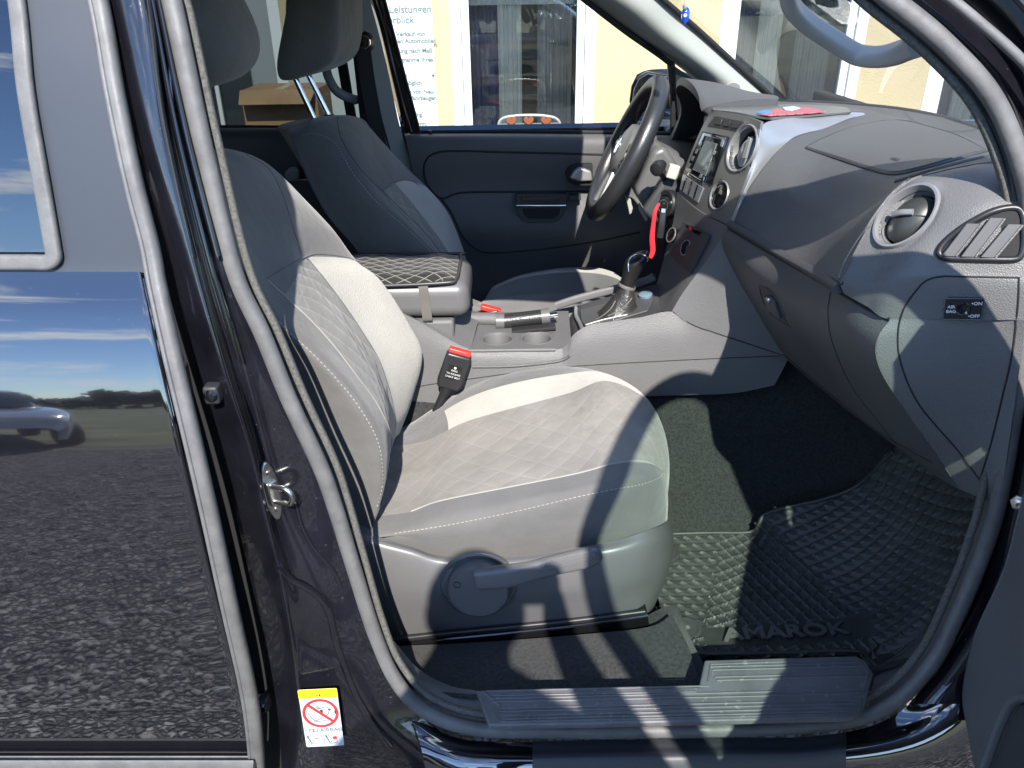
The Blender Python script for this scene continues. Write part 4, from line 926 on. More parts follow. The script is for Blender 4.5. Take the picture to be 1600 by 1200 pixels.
# round vent of the passenger
def vent(c, n, r, sx, par, hint, flap_tilt, ringm, flapm, tabm, slats=True):
    vv = lathe('round_vent', c, n, [(r*1.10,-.004),(r*1.10,.004),(r*1.03,.0075),(r*.97,.005),(r*.90,-.006),(r*.84,-.030),(r*.80,-.032)], ringm, par, 56, sx, 1, hint)
    lathe('vent_well', c, n, [(r*.86,-.02),(r*.84,-.045),(0,-.046)], dull_bk, vv, 40, sx, 1, hint)
    return vv
c_, n_ = hit(FAS, 1413, 337); 
vx = (P(1452,300,.22)-P(1372,378,.27)); n_ = V((-.80,-.50,.30)).normalized()
# fit ellipse axes in view: long axis (1382,383)-(1452,290), short axis (1386,318)-(1440,358)
h4 = [hit(FAS, *q)[0] for q in ((1455,294),(1379,384),(1447,352),(1385,321))]; la = (h4[0]-h4[1])/2; sa = (h4[2]-h4[3])/2; vc = sum(h4, V())/4
vn = la.cross(sa).normalized(); vn = -vn if vn.dot(CAM-vc) < 0 else vn
def ell(k, h, m_=48, j=0): return [vc+vn*h+la*(k*math.cos(2*math.pi*i/m_))+sa*(k*math.sin(2*math.pi*i/m_)) for i in range(m_)]
def ellrings(name, ks, mat_, par):
    n_ = 48; vs = []; fs = []
    for k, h in ks: vs += ell(k, h, n_)
    for a in range(len(ks)-1):
        for i in range(n_): fs.append((a*n_+i, a*n_+(i+1) % n_, (a+1)*n_+(i+1) % n_, (a+1)*n_+i))
    o = mesh(name, vs, fs, mat_, par, True, 40); fixn(o); return o
punch(FAS, vc, la, sa, .97)
VT = ellrings('round_vent', [(1.08,-.004),(1.08,.002),(1.04,.006),(.97,.006),(.90,-.002),(.82,-.020)], silver, FAS); VT['label'] = 'round passenger air vent, its two-part black flap closed'
ellrings('vent_well', [(.88,-.006),(.80,-.030),(.01,-.032)], black_pl, VT)
fla = M('vent_flap', (.028,.030,.028), .42, bump=[('noise', 400, .05)])
ellrings('vent_flap', [(.78,-.026),(.76,-.012),(.60,-.004),(.3,.002),(.01,.003)], fla, VT)
b0, b1 = vc-sa*.62-la*.25, vc+sa*.62+la*.25
tube('flap_joint', [b0-vn*.006, (b0+b1)/2+vn*.0035, b1-vn*.006], .0016, dull_bk, VT, 6, 6)
sweep('flap_tab', [b0.lerp(b1,.12)+vn*.0035+la*.06, b0.lerp(b1,.4)+vn*.0075+la*.08, b0.lerp(b1,.68)+vn*.006+la*.08], rrect(.009,.007,.003), M('tab_grey', (.16,.165,.165), .4), VT, 4, up=vn)
# side vent on the fascia end (half-moon with slats)
hm = [(1468,398),(1470,388),(1482,374),(1503,357),(1524,344),(1548,332),(1572,326),(1590,327),(1598,338),(1599,360),(1598,385),(1594,399),(1584,405),(1550,405),(1510,404),(1480,403)]
hp3 = []
for a, b in hm: q, nq_ = hit(FAS, a, b); hp3.append(q+nq_*.002)
sn_ = V((-.12,-.97,.1)).normalized()
SV = tube('side_vent', crv(hp3, 5, True), .0048, black_pl, FAS, 1, 8, closed=True, raw=True)
prism('side_vent_well', [p+V((0,.0005,0))-sn_*.0 for p in crv([q_+(sum(hp3,V())/len(hp3)-q_)*.03 for q_ in hp3], 3, True)], -sn_*-.0016, dull_bk, SV)
for (x0,y0,x1,y1) in ((1491,399,1530,349),(1521,400,1567,340),(1552,401,1595,350)):
    a, na = hit(FAS, x0, y0); b, nb = hit(FAS, min(x1,1598), y1); d = (b-a).normalized(); w_ = V((.020,-.002,0)); u_ = sn_*.0035
    vs = [a+u_*1.5, b+u_*1.5, b+u_*1.2-w_*.85, a+u_*1.2-w_*.85]
    o = mesh('vent_slat', vs, [(0,1,2,3)], plastic_sm, SV, False); o.modifiers.new('t','SOLIDIFY').thickness = .003
    tube('slat_edge', [a+u_*1.8, b+u_*1.8], .0016, plastic_lt, SV, 1, 6)
# ---- centre stack
STG = [
 [(1111,172,1.115),(1137,176,1.01),(1165,181,.91),(1189,190,.835)],
 [(1094,205,1.12),(1121,214,1.01),(1151,222,.91),(1181,232,.83)],
 [(1075,250,1.125),(1101,263,1.01),(1131,275,.91),(1161,290,.825)],
 [(1064,285,1.125),(1089,303,1.01),(1117,318,.91),(1145,333,.822)],
 [(1060,303,1.12),(1084,323,1.01),(1111,339,.91),(1138,351,.822)]]
stackm = M('metallic_grey_fascia', (.15,.15,.145), .38, metal=.35, bump=[('noise', 700, .03)])
STK_ = patch('centre_stack', [PL(r, 0) for r in STG], stackm, PAD, 16, .006)
TRM = [[(1137,353,.822),(1146,333,.820),(1162,291,.823),(1182,234,.828),(1191,196,.84),(1222,186,.92),(1268,181,1.0),(1322,176,1.06),(1349,176,1.09)],
       [(1140,352,.812),(1152,325,.813),(1170,284,.817),(1193,244,.83),(1212,214,.855),(1240,198,.91),(1278,189,.975),(1326,179,1.06),(1352,179,1.09)],
       [(1145,350,.806),(1162,308,.814),(1181,277,.824),(1208,243,.845),(1238,216,.875),(1262,207,.91),(1290,200,.945),(1330,184,1.05),(1354,182,1.09)]]
patch('stack_trim', [PL(r, 0) for r in TRM], silver, STK_, 8, .006)
# stack top: tray rim
TTG = [[(1113,171,1.125),(1150,168,1.17),(1200,166,1.22),(1260,166,1.2),(1322,170,1.12)],[(1113,174,1.10),(1150,178,1.02),(1192,186,.95),(1225,186,.94),(1330,177,1.06)]]
TRAYTOP = patch('tray', [[p+V((0,0,.004)) for p in PL(r, 0)] for r in TTG], stackm, STK_, 8, .004)
def sl(name, pts, mat_, thick=.004, lift=.003, par=STK_): return prism(name, [hit(STK_, *q)[0]+SN*lift for q in pts], -SN*thick, mat_, par, .0012)
q0, SN = hit(STK_, 1105, 270); SN = V((-.93,-.18,.30)).normalized()
sl('button_bank', [(1118,181),(1163,190),(1157,207),(1106,197)], plastic_dk, .004, .002)
for k in range(3): sl('hazard_button', [(1122+13*k,185+2.6*k),(1130+13*k,186.6+2.6*k),(1127+13*k,196+2.6*k),(1118+13*k,194.4+2.6*k)], black_pl, .003, .0035)
RAD = sl('radio', [(1099,205),(1140,214),(1113,290),(1072,268)], gloss_bk, .006, .003)
sl('radio_frame', [(1101,208),(1136,216),(1131,231),(1127,229),(1130,219),(1103,213),(1096,228),(1093,227)], chrome, .003, .0048, RAD)
sl('radio_frame', [(1078,270),(1098,282),(1101,276),(1103,277),(1100,288),(1076,274)], chrome, .003, .0048, RAD)
sl('screen', [(1104,220),(1122,225),(1104,276),(1084,265)], M('grey_screen', (.12,.13,.12), .12, coat=.5), .003, .0042, RAD)
for k in range(4): sl('radio_key', [(1117-7*k+.5,236+12*k),(1121-7*k,237+12*k),(1118-7*k,243+12*k),(1114-7*k,242+12*k)], silver, .002, .0042, RAD)
for k in range(4): sl('radio_key', [(1096-6*k,222+11*k),(1099-6*k,223+11*k),(1096-6*k,230+11*k),(1093-6*k,229+11*k)], plastic_sm, .002, .0042, RAD)
BTN = sl('switch_row', [(1066,272),(1101,294),(1092,317),(1060,296)], silver, .004, .004)
for k in range(3): sl('switch_gap', [(1074+9*k,277+5.6*k),(1075.5+9*k,278+5.6*k),(1069+9*k,300+5.6*k),(1067.5+9*k,299+5.6*k)], gloss_bk, .002, .0052, BTN)
def event(name, c, la2, sa2, vn2, ks, mat_, par):
    n_ = 44; vs, fs = [], []
    for k, h in ks: vs += [c+vn2*h+la2*(k*math.cos(2*math.pi*i/n_))+sa2*(k*math.sin(2*math.pi*i/n_)) for i in range(n_)]
    for a in range(len(ks)-1):
        for i in range(n_): fs.append((a*n_+i, a*n_+(i+1) % n_, (a+1)*n_+(i+1) % n_, (a+1)*n_+i))
    o = mesh(name, vs, fs, mat_, par, True, 40); fixn(o); return o
a0, a1, b0, b1 = [hit(STK_, *q)[0] for q in ((1175,196),(1145,267),(1142,222),(1178,238))]
cc = (a0+a1)/2; l2, s2 = (a0-a1)/2, (b1-b0)/2
v2n = l2.cross(s2).normalized(); v2n = -v2n if v2n.dot(CAM-cc) < 0 else v2n
punch(STK_, cc, l2, s2, .96, 1.0, 1.06)
VC = event('round_vent', cc, l2, s2, v2n, [(1.04,-.004),(1.04,.002),(1.0,.004),(.95,.002),(.91,-.006),(.87,-.03)], silver, STK_)
event('vent_well', cc, l2, s2, v2n, [(.86,-.02),(.82,-.034),(.01,-.035)], dull_bk, VC)
event('vent_flap', cc+s2*.02-l2*.1, l2*.66, s2*.45, (v2n+s2.normalized()*.0), [(1.0,-.012),(.7,-.004),(.01,.0)], M('pale_flap', (.30,.30,.30), .45), VC)
prism('flap_tab', [cc+l2*.55+s2*.18+v2n*.004, cc+l2*.52+s2*.42+v2n*.004, cc-l2*.3+s2*.62+v2n*.004, cc-l2*.35+s2*.36+v2n*.004], -v2n*.006, silver, VC, .001)
a0, a1, b0, b1 = [hit(STK_, *q)[0] for q in ((1133,284),(1115,326),(1113,297),(1135,312))]; c2 = (a0+a1)/2; l3, s3 = (a0-a1)/2, (b1-b0)/2
n3 = l3.cross(s3).normalized(); n3 = -n3 if n3.dot(CAM-c2) < 0 else n3
punch(STK_, c2, l3, s3, .95, 1.0, 1.06)
KN = event('light_switch', c2, l3, s3, n3, [(1.04,-.004),(1.04,.001),(1.0,.003),(.93,.001),(.87,-.012),(.01,-.013)], silver, STK_)
event('knob', c2, l3*.8, s3*.8, n3, [(1.0,-.012),(.95,.0),(.75,.003),(.01,.003)], gloss_bk, KN)
prism('knob_mark', [c2+l3*.45+s3*.1+n3*.004, c2+l3*.4+s3*.35+n3*.004, c2+l3*.15+s3*.35+n3*.004, c2+l3*.2+s3*.08+n3*.004], n3*.001, silver, KN)
# lower stack and climate unit
LSG = [
 [(1058,300,1.13),(1085,324,1.0),(1112,341,.90),(1140,354,.825)],
 [(1052,345,1.12),(1080,368,.99),(1106,376,.89),(1128,379,.828)],
 [(1038,400,1.11),(1060,425,.98),(1078,424,.89),(1097,417,.84)],
 [(1024,450,1.10),(1040,462,.98),(1053,460,.90),(1068,456,.848)],
 [(1008,487,1.09),(1023,486,.98),(1037,486,.91),(1050,486,.85)]]
LS = patch('lower_stack', [PL(r, 0) for r in LSG], plastic_lt, PAD, 8, .02)
q0, LN = hit(LS, 1080, 380); LN = V((-.90,-.25,.35)).normalized()
def l_(name, pts, mat_, thick=.004, lift=.003, par=None): return prism(name, [hit(LS, *q)[0]+LN*lift for q in pts], -LN*thick, mat_, par or LS, .001)
CL = l_('climate_unit', [(1071,347),(1112,368),(1082,428),(1050,398)], plastic_dk, .008, .008)
l_('climate_display', [(1078,352),(1102,364),(1097,374),(1073,361)], gloss_bk, .003, .0105, CL)
l_('climate_vents', [(1072,362),(1094,374),(1080,402),(1060,385)], dull_bk, .003, .010, CL)
for px, py, m_ in ((1058,370,0),(1081,390,0)):
    q, _ = hit(LS, px, py); lathe('climate_knob', q+LN*.009, LN, [(.019,0),(.019,.010),(.0165,.011),(.016,.0095),(0,.0095)], gloss_bk, CL, 36)
    lathe('knob_ring', q+LN*.0175, LN, [(.0195,0),(.0195,.0025),(.017,.0025),(.017,0)], silver, CL, 36)
SDG = [[(1138,355,.826),(1140,365,.815),(1140,378,.802)],[(1098,417,.838),(1125,420,.815),(1153,431,.798)],[(1068,456,.847),(1112,470,.82),(1192,502,.778)],[(1050,486,.85),(1085,508,.83),(1228,556,.768)]]
patch('stack_side', [PL(r, 0) for r in SDG], plastic_lt, PAD, 8, .012)
# ---- driver side: hood, cluster, lower dash
HG = [
 [(1048,222,1.64),(1062,186,1.62),(1064,165,1.58),(1056,142,1.52),(1064,133,1.42),(1083,147,1.27),(1105,180,1.14)],
 [(1056,224,1.645),(1072,186,1.62),(1076,163,1.58),(1070,143,1.52),(1076,135,1.42),(1094,147,1.27),(1112,178,1.13)],
 [(1090,210,1.66),(1102,180,1.64),(1108,160,1.6),(1110,147,1.54),(1116,141,1.44),(1130,149,1.28),(1140,172,1.13)],
 [(1130,190,1.7),(1140,172,1.68),(1150,161,1.64),(1160,155,1.58),(1166,154,1.48),(1172,157,1.32),(1180,168,1.16)],
 [(1170,180,1.72),(1180,170,1.7),(1190,163,1.66),(1200,160,1.6),(1206,160,1.5),(1212,163,1.36),(1214,168,1.2)]]
HOOD = patch('instrument_hood', [PL(r, 0) for r in HG], plastic, PAD, 6, .02)
box('instrument_cluster', P(1128,222,1.4), (.02,.40,.17), gloss_bk, HOOD, .01, Matrix.Rotation(math.radians(15),3,'Y'))
for dy in (-.07,.07): lathe('dial', P(1128,222,1.4)+V((-.012,dy,0)), (-1,0,.25), [(.062,0),(.062,.008),(.056,.008),(.054,.001),(0,.001)], silver, HOOD, 32)
# closes the underside of the hood
rows = [[P(1105,180,1.14), P(1098,240,1.13), P(1075,260,1.13)],[P(1115,175,1.15), P(1112,240,1.15), P(1095,262,1.15)]]
patch('hood_cheek', rows, plastic_dk, HOOD, 3, .01)
box('lower_dash', V((.56,1.45,1.08)), (.2,.62,.2), plastic_dk, PAD, .03); box('knee_panel', V((.60,1.45,.9)), (.16,.6,.26), plastic_dk, PAD, .03)
box('side_panel', V((.60,1.725,1.05)), (.2,.03,.26), plastic_dk, PAD, .01)
# bulk behind the visible skins (keeps light out of the dash)
box('dash_core', V((.83,.97,1.12)), (.4,1.44,.3), dull_bk, PAD, .03)
# ================================================================ console, floor, sill trims
KG = [
 [(560,455,.88),(650,500,.862),(735,546,.852),(800,547,.85),(868,546,.85),(884,540,.848),(897,522,.846),(920,508,.845),(950,503,.845),(1000,496,.847),(1050,487,.85),(1085,508,.83),(1150,530,.80),(1228,555,.77)],
 [(560,520,.855),(650,540,.850),(735,562,.843),(800,562,.84),(868,560,.84),(884,556,.838),(895,545,.835),(915,537,.832),(950,533,.832),(1000,530,.832),(1050,525,.832),(1085,532,.825),(1150,545,.80),(1229,560,.772)],
 [(560,590,.845),(650,600,.842),(735,602,.838),(800,594,.833),(868,587,.83),(884,584,.83),(900,582,.828),(920,580,.825),(950,578,.825),(1000,575,.825),(1050,572,.825),(1085,571,.82),(1150,570,.80),(1229,566,.775)],
 [(560,680,.84),(650,680,.838),(735,660,.83),(800,640,.825),(868,628,.82),(884,624,.82),(900,622,.82),(920,621,.82),(950,620,.82),(1000,619,.82),(1050,618,.82),(1085,617,.815),(1150,614,.80),(1210,602,.778)]]
CON = patch('centre_console', [PL(r, 0) for r in KG], plastic_lt, TR, 8, .012)
seam('groove', CON, [(640,606),(690,598),(735,592),(800,583),(868,575),(900,572),(1000,566),(1100,561),(1220,556)], dull_bk, CON, .0011)
seam('edge_line', CON, [(738,573),(800,572),(860,566),(880,562),(890,556)], plastic, CON, .004)
seam('groove', CON, [(1051,487),(1086,508),(1150,531),(1224,555)], dull_bk, CON, .0015)
# tray surface with two cup holders (real wells)
ZT = P(800,547,.85).z
tc_ = [P(733,546,.852), P(868,546,.85), P(884,541,.848)]
far = [V((p.x,1.09,ZT)) for p in tc_]
def q2(p): return V((p.x, p.y, ZT))
outer = [V((tc_[0].x-.01,.853,ZT)), V((tc_[1].x+.04,.850,ZT)), V((tc_[1].x+.05,1.10,ZT)), V((tc_[0].x-.01,1.10,ZT))]
c1, c2_ = Q(777,530,ZT), Q(838,528,ZT); c1.y = c2_.y = (c1.y+c2_.y)/2+.0; rcup = .037
bm = bmesh.new()
def loop(pts):
    vs = [bm.verts.new(p) for p in pts]; return [bm.edges.new((vs[i], vs[(i+1) % len(vs)])) for i in range(len(vs))]
es = loop(outer)
for c in (c1, c2_): es += loop([c+V((rcup*math.cos(2*math.pi*i/40), rcup*math.sin(2*math.pi*i/40), 0)) for i in range(40)])
bmesh.ops.triangle_fill(bm, edges=es, use_beauty=True)
for f in bm.faces:
    if f.normal.z < 0: f.normal_flip()
me = bpy.data.meshes.new('tray'); bm.to_mesh(me); bm.free(); TRAY = link(me, 'tray', CON, plastic_lt, False)
for c in (c1, c2_): lathe('cup_holder', c, (0,0,1), [(rcup+.006,.0005),(rcup+.003,.002),(rcup-.001,.0005),(rcup-.003,-.004),(rcup-.005,-.045),(0,-.046)], plastic_lt, CON, 44)
# raised back wall of tray and left ramp
sweep('tray_edge', [V((tc_[0].x-.004,.853,ZT+.0)), V((tc_[1].x,.850,ZT+.0))], rrect(.012,.008,.0035), plastic_lt, CON, 2, up=(0,0,1))
rmp = [[P(652,500,.862), P(735,547,.853)],[P(690,490,.95), P(745,510,.97)],[P(715,482,1.08), P(752,488,1.09)]]
patch('tray_ramp', rmp, plastic_lt, CON, 4, .01)
# far rim of the console
sweep('console_rim', PL([(868,478,1.10),(905,466,1.10),(960,452,1.10),(1005,440,1.09),(1022,432,1.08)], 0), rrect(.014,.022,.006), plastic_lt, CON, 5, up=(0,0,1))
# handbrake
hbq = PL([(738,498,1.03),(775,499,1.02),(800,503,1.01)], 0); tube('handbrake', hbq, .017, plastic_lt, CON, 5, 14)
hbq = PL([(775,502,1.0),(788,502,1.0)], 0); HB = tube('handbrake_collar', hbq, .0205, plastic_sm, CON, 2, 20)
tube('handbrake_grip', PL([(787,502,1.0),(815,499,1.0),(848,495,1.0)], 0), .0195, M('leather_black', (.02,.02,.02), .35, bump=[('grain', 300, .2)]), HB, 5, 22)
tube('handbrake_cap', PL([(846,495,1.0),(859,493.5,1.0)], 0), .0205, plastic_sm, HB, 2, 22); tube('handbrake_button', PL([(858,494,1.0),(871,492,1.0)], 0), .010, chrome, HB, 2, 18)
sweep('handbrake_slot', PL([(800,517,.97),(868,510,.97)], 0), rrect(.03,.01,.003), dull_bk, CON, 2, up=(0,0,1))
# shifter surround
SGp = [[(884,500,1.09),(905,472,1.09),(960,455,1.09),(1005,442,1.09),(1038,436,1.085)],
       [(886,522,.99),(905,500,.99),(960,484,.99),(1010,472,.99),(1045,465,.99)],
       [(892,540,.86),(908,520,.86),(950,508,.86),(1000,498,.86),(1048,489,.86)]]
SG2 = patch('gear_surround', [[p-V((0,0,.012)) for p in PL(r, 0)] for r in SGp], plastic_dk, CON, 6, .01)
def gs(pts, h): return [hit(SG2, *q)[0]+V((0,0,h)) for q in pts]
prism('gear_panel', gs([(906,487),(1000,462),(1022,468),(1012,488),(918,516),(908,505)], .006), V((0,0,-.006)), M('gear_panel_grey', (.06,.062,.063), .35), CON, .003)
tube('gear_trim', gs([(898,483),(900,497),(906,510),(912,525)], .008), .0052, M('brushed_trim', (.45,.47,.47), .3, metal=.7), CON, 4, 10)
tube('gear_marker', gs([(915,512),(945,503),(980,496)], .0075), .0014, wt_ink, CON, 2, 6)
for a, b in ((936,511),(958,505)): tube('gear_marker', gs([(a,b-4),(a+1,b+3)], .0075), .0009, wt_ink, CON, 2, 6)
lathe('parking_button', hit(SG2, 1008, 467)[0]+V((0,0,.012)), (-.15,-.1,1), [(.018,-.004),(.018,.002),(.014,.004),(0,.0035)], M('blue_grey_cap', (.12,.17,.21), .3), CON, 30)
# gaiter (wrinkled leather) and gear knob
gl = M('gaiter_leather', (.026,.025,.024), .42, spec=.5, bump=[('grain', 260, .25), ('noise', 40, .3)])
def ringp(cx, cy, Y, rx, ry, tilt=0, n=20, wr=0, ph=0):
    c = P(cx, cy, Y); return [c+V((rx*(1+wr*math.sin(5*a+ph))*math.cos(a)+tilt*math.cos(a)*0, ry*(1+wr*math.cos(4*a+ph))*math.sin(a), tilt*math.cos(a)*rx)) for a in [2*math.pi*i/n for i in range(n)]]
rows = [ringp(958,498,.985,.072,.062,.25,wr=.02),ringp(958,494,.985,.068,.058,.28,wr=.05,ph=1),ringp(962,487,.985,.050,.047,.3,wr=.10,ph=2),ringp(967,476,.985,.039,.038,.3,wr=.10,ph=3.2),ringp(972,465,.985,.031,.031,.3,wr=.08,ph=4),ringp(976,456,.985,.024,.025,.3,wr=.05,ph=5),ringp(979,447,.985,.0195,.022,.3),ringp(981,442,.985,.019,.021,.3)]
GT = patch('gear_gaiter', rows, gl, CON, 3, 0, closed=True, kr=5)
for q_ in ([(962,470),(955,482),(944,492),(930,501)], [(992,455),(984,470),(966,486),(950,494)]):
    pts = []
    for a, b in q_:
        p_, n_ = hit(GT, a, b); pts.append(p_+n_*.001)
    tube('gaiter_seam', crv(pts, 5), .0016, M('gaiter_thread', (.12,.115,.11), .6), GT, 1, 6, raw=True)
rows = [ringp(980,446,.985,.0195,.021,.3),ringp(983,437,.985,.021,.022,.3),ringp(987,427,.985,.0235,.024,.3),ringp(991,416,.985,.0275,.028,.3),ringp(994,407,.985,.030,.031,.35),ringp(996,401,.985,.027,.028,.4),ringp(997,397,.985,.018,.019,.4),ringp(997,396,.985,.001,.001,.4)]
KNB = patch('gear_knob', rows, M('knob_leather', (.012,.012,.013), .3, spec=.5, bump=[('grain', 330, .12)]), CON, 3, 0, closed=True, kr=5)
q_ = []
for a, b in ((983,424),(982,412),(986,403),(995,398),(1006,399),(1013,404),(1016,412),(1013,421),(1005,425)):
    p_, n_ = hit(KNB, min(a,1012), b); q_.append(p_+n_*.0012)
tube('knob_trim', crv(q_, 4), .002, chrome, KNB, 1, 8, raw=True)
lathe('knob_collar', P(979.5,446.5,.985), (P(985,432,.985)-P(979,447,.985)), [(.0225,-.004),(.0235,0),(.0225,.004),(.0215,.004)], M('collar_grey', (.13,.12,.115), .35), CON, 30)
# armrest
ax0, ax1, ay0, ay1, az0, az1 = -.56, -.098, .865, 1.085, .903, .992
AR = box('armrest', ((ax0+ax1)/2, (ay0+ay1)/2, (az0+az1)/2), (ax1-ax0, ay1-ay0, az1-az0), plastic_sm, CON, .03, seg=6)
box('armrest_base', ((ax0+ax1)/2-.03, (ay0+ay1)/2, az0-.03), (ax1-ax0-.02, ay1-ay0-.01, .05), plastic_lt, CON, .008)
box('console_body', (-.1,.97,.57), (.9,.20,.38), plastic_dk, CON, .02)
# ---- floor carpet, tunnel side, toe board
rows = [[V((x, y, z)) for x, dz in ((-.6,0),(-.2,0),(.2,0),(.55,0))]+[V((.80, y, z+.09)), V((1.0, y, z+.36 if z < .6 else z+.2))] for y, z in ((.86,.76),(.835,.68),(.785,.56),(.72,.40),(.62,.352),(.45,.345),(.30,.345),(.22,.36),(.185,.40),(.16,.48))]
CP = patch('floor_carpet', rows, carpet, TR, 5, .01)
box('firewall', (1.02,.97,.85), (.04,1.7,.9), dull_bk, TR, .01)
rows = [PL(r, 0) for r in ([(600,1010,.27),(700,1006,.262),(800,1000,.258),(900,992,.255),(1012,980,.25),(1050,960,.27)],[(625,1040,.20),(700,1042,.19),(800,1038,.185),(900,1034,.18),(1020,1026,.18),(1075,1010,.2)],[(650,1075,.132),(750,1082,.125),(800,1082,.124),(900,1081,.124),(1030,1078,.122),(1095,1070,.125)],[(650,1078,.112),(750,1085,.105),(800,1085,.104),(900,1084,.104),(1030,1081,.102),(1095,1074,.105)])]
patch('sill_carpet', rows, carpet, TR, 6, .008)
rows = [PL(r, 0) for r in ([(1010,962,.30),(1035,950,.31),(1058,945,.33)],[(1020,1000,.25),(1055,990,.25),(1080,1000,.27)],[(1040,1040,.18),(1075,1035,.18),(1098,1035,.19)],[(1060,1074,.124),(1090,1072,.124),(1104,1068,.13)])]
patch('sill_carpet', rows, carpet, TR, 6, .008)
# tread plate with ribs
zt = .56
tp = [(744,1078),(1092,1073),(1101,1031),(1338,1024),(1352,1032),(1365,1052),(1348,1112),(1330,1121),(900,1131),(764,1133)]
def tq(px, py, dz=0): return Q(px, py, zt+dz)
tpm = M('tread_plate_grey', (.10,.102,.106), .42, spec=.45, bump=[('noise', 400, .06)], mott=(14,.25), dust=(110,.64,(.17,.165,.155)))
TP = prism('tread_plate', [tq(*q) for q in tp], V((0,0,-.012)), tpm, SILL, .003)
RIB = [(1110,1042,1340,1036),(1113,1047,1345,1041),(1117,1058,1350,1052),(1120,1063,1352,1057),(766,1087,1088,1081),(768,1092,1352,1077),(768,1097,1350,1084),(780,1107,1340,1094),(780,1112,1338,1100),(784,1119,1332,1106),(790,1124,1326,1112)]
for a, b, c, d in RIB: sweep('tread_rib', [tq(a,b,.0005), tq(c,d,.0005)], rrect(.0032,.003,.0012), tpm, TP, 1, up=(0,0,1))
for q_ in ([(1108,1072),(760,1080),(758,1084),(778,1100),(782,1103)], [(1106,1066),(1110,1038),(1338,1030),(1357,1050),(1342,1110),(1325,1116),(782,1128),(770,1112)]):
    tube('tread_edge', [tq(a,b,.0005) for a, b in q_], .0016, tpm, TP, 1, 6)
# plastic kick trims
rows = [PL(r, 0) for r in ([(606,1000,.135),(640,1062,.112),(690,1098,.09),(745,1118,.074),(770,1136,.052)],[(611,1000,.16),(648,1054,.13),(700,1084,.108),(748,1100,.095),(770,1128,.06)],[(616,1002,.2),(655,1046,.16),(705,1072,.13),(752,1082,.115),(775,1110,.08)])]
patch('kick_trim', rows, plastic_lt, SILL, 6, .008)
rows = [PL(r, 0) for r in ([(640,1080,.09),(690,1112,.072),(760,1131,.057),(800,1135,.054)],[(648,1076,.097),(696,1106,.08),(764,1125,.062),(800,1131,.056)])]
patch('sill_lip', rows, plush, SILL, 6, .006)
rows = [PL(r, 0) for r in ([(1350,1120,.052),(1420,1085,.07),(1468,1030,.095),(1508,950,.118),(1536,872,.132),(1556,795,.14),(1566,720,.15)],[(1356,1106,.075),(1418,1066,.10),(1462,1015,.12),(1500,940,.14),(1528,868,.15),(1546,795,.155),(1560,720,.16)],[(1362,1080,.11),(1412,1040,.15),(1452,990,.17),(1490,915,.19),(1516,850,.19),(1536,790,.185),(1548,720,.18)],[(1366,1060,.14),(1402,1030,.19),(1440,995,.23),(1478,935,.245),(1506,865,.25),(1528,790,.24),(1540,720,.23)],[(1372,1050,.2),(1398,1030,.26),(1432,1000,.29),(1468,945,.31),(1498,880,.32),(1520,800,.32),(1530,720,.3)])]
patch('kick_trim', rows, plastic_lt, SILL, 6, .008)
rows = [PL(r, 0) for r in ([(1335,1125,.05),(1405,1096,.062),(1460,1046,.085),(1500,965,.108),(1530,880,.122)],[(1340,1119,.056),(1402,1088,.070),(1454,1040,.092),(1493,960,.115),(1522,877,.13)])]
patch('sill_lip', rows, plush, SILL, 6, .006)
# ---- rubber floor mat (loose)
MG = [
 [(1020,836,.68),(1110,832,.68),(1172,831,.68),(1194,804,.68),(1285,779,.66),(1340,757,.64),(1400,700,.60),(1480,700,.52)],
 [(1020,900,.545),(1110,900,.545),(1190,895,.545),(1250,880,.545),(1330,850,.535),(1400,820,.50),(1460,785,.45),(1522,770,.37)],
 [(1040,965,.42),(1120,965,.42),(1200,962,.42),(1270,955,.42),(1350,940,.41),(1420,912,.38),(1478,870,.345),(1518,820,.32)],
 [(1084,1025,.295),(1150,1026,.29),(1220,1025,.288),(1290,1023,.286),(1343,1024,.28),(1376,1046,.257),(1434,1003,.27),(1482,930,.28)]]
def mh(c):
    if .318 < c.y < .388 and .395 < c.x < .745: return .0008      # smooth field under the lettering
    c = V((c.x+(c.z-.39)*.8, c.y, c.z))
    d = (c.x-.50)*.82+(c.y-.42)*-.57
    if (c.x-.37)*.7-(c.y-.36)*.32 > 0 and c.x < .72-.25*(c.y-.4):   # lozenge field
        u = (c.x*.93+c.y*.37)/.026; v = (-c.x*.37+c.y*.93)/.026
        fu, fv = u-math.floor(u), v-math.floor(v); e = min(fu, 1-fu, fv, 1-fv)
        return .0048*max(0, 1-e/.15)+(.0026*(1-e*2) if fu > fv else 0)
    u = (c.x+.5*c.y)/.030; v = c.y/.023
    fu, fv = u-math.floor(u), v-math.floor(v); t = fu+fv
    return .0055*max(0, min(1, (fv-.15)*1.4))*(1 if fu > .12 else 0)*(1 if t < 1.25 else .35)
MT = thing('floor_mat', 'black patterned rubber mat with AMAROK lettering in the passenger footwell', 'floor mat', (.45,.45,.375))
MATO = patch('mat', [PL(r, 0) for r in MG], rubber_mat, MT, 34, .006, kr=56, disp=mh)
MATO.data.materials.append(M('dusty_lit_ridge', (.075,.077,.070), .7, bump=[('noise', 260, .15)], mott=(30,.3)))  # paler ridge tops: dust and caught light both put into the colour
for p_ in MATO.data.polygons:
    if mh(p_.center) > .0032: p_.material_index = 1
edge = [(1036,834),(1110,832),(1172,831),(1186,818),(1196,803),(1240,790),(1285,780),(1340,758),(1396,704)]
ep_ = [hit(MATO, a, b+2)[0]+V((0,0,.003)) for a, b in edge]; tube('mat_rim', crv(ep_, 4), .0048, rubber_mat, MT, 1, 8, raw=True)
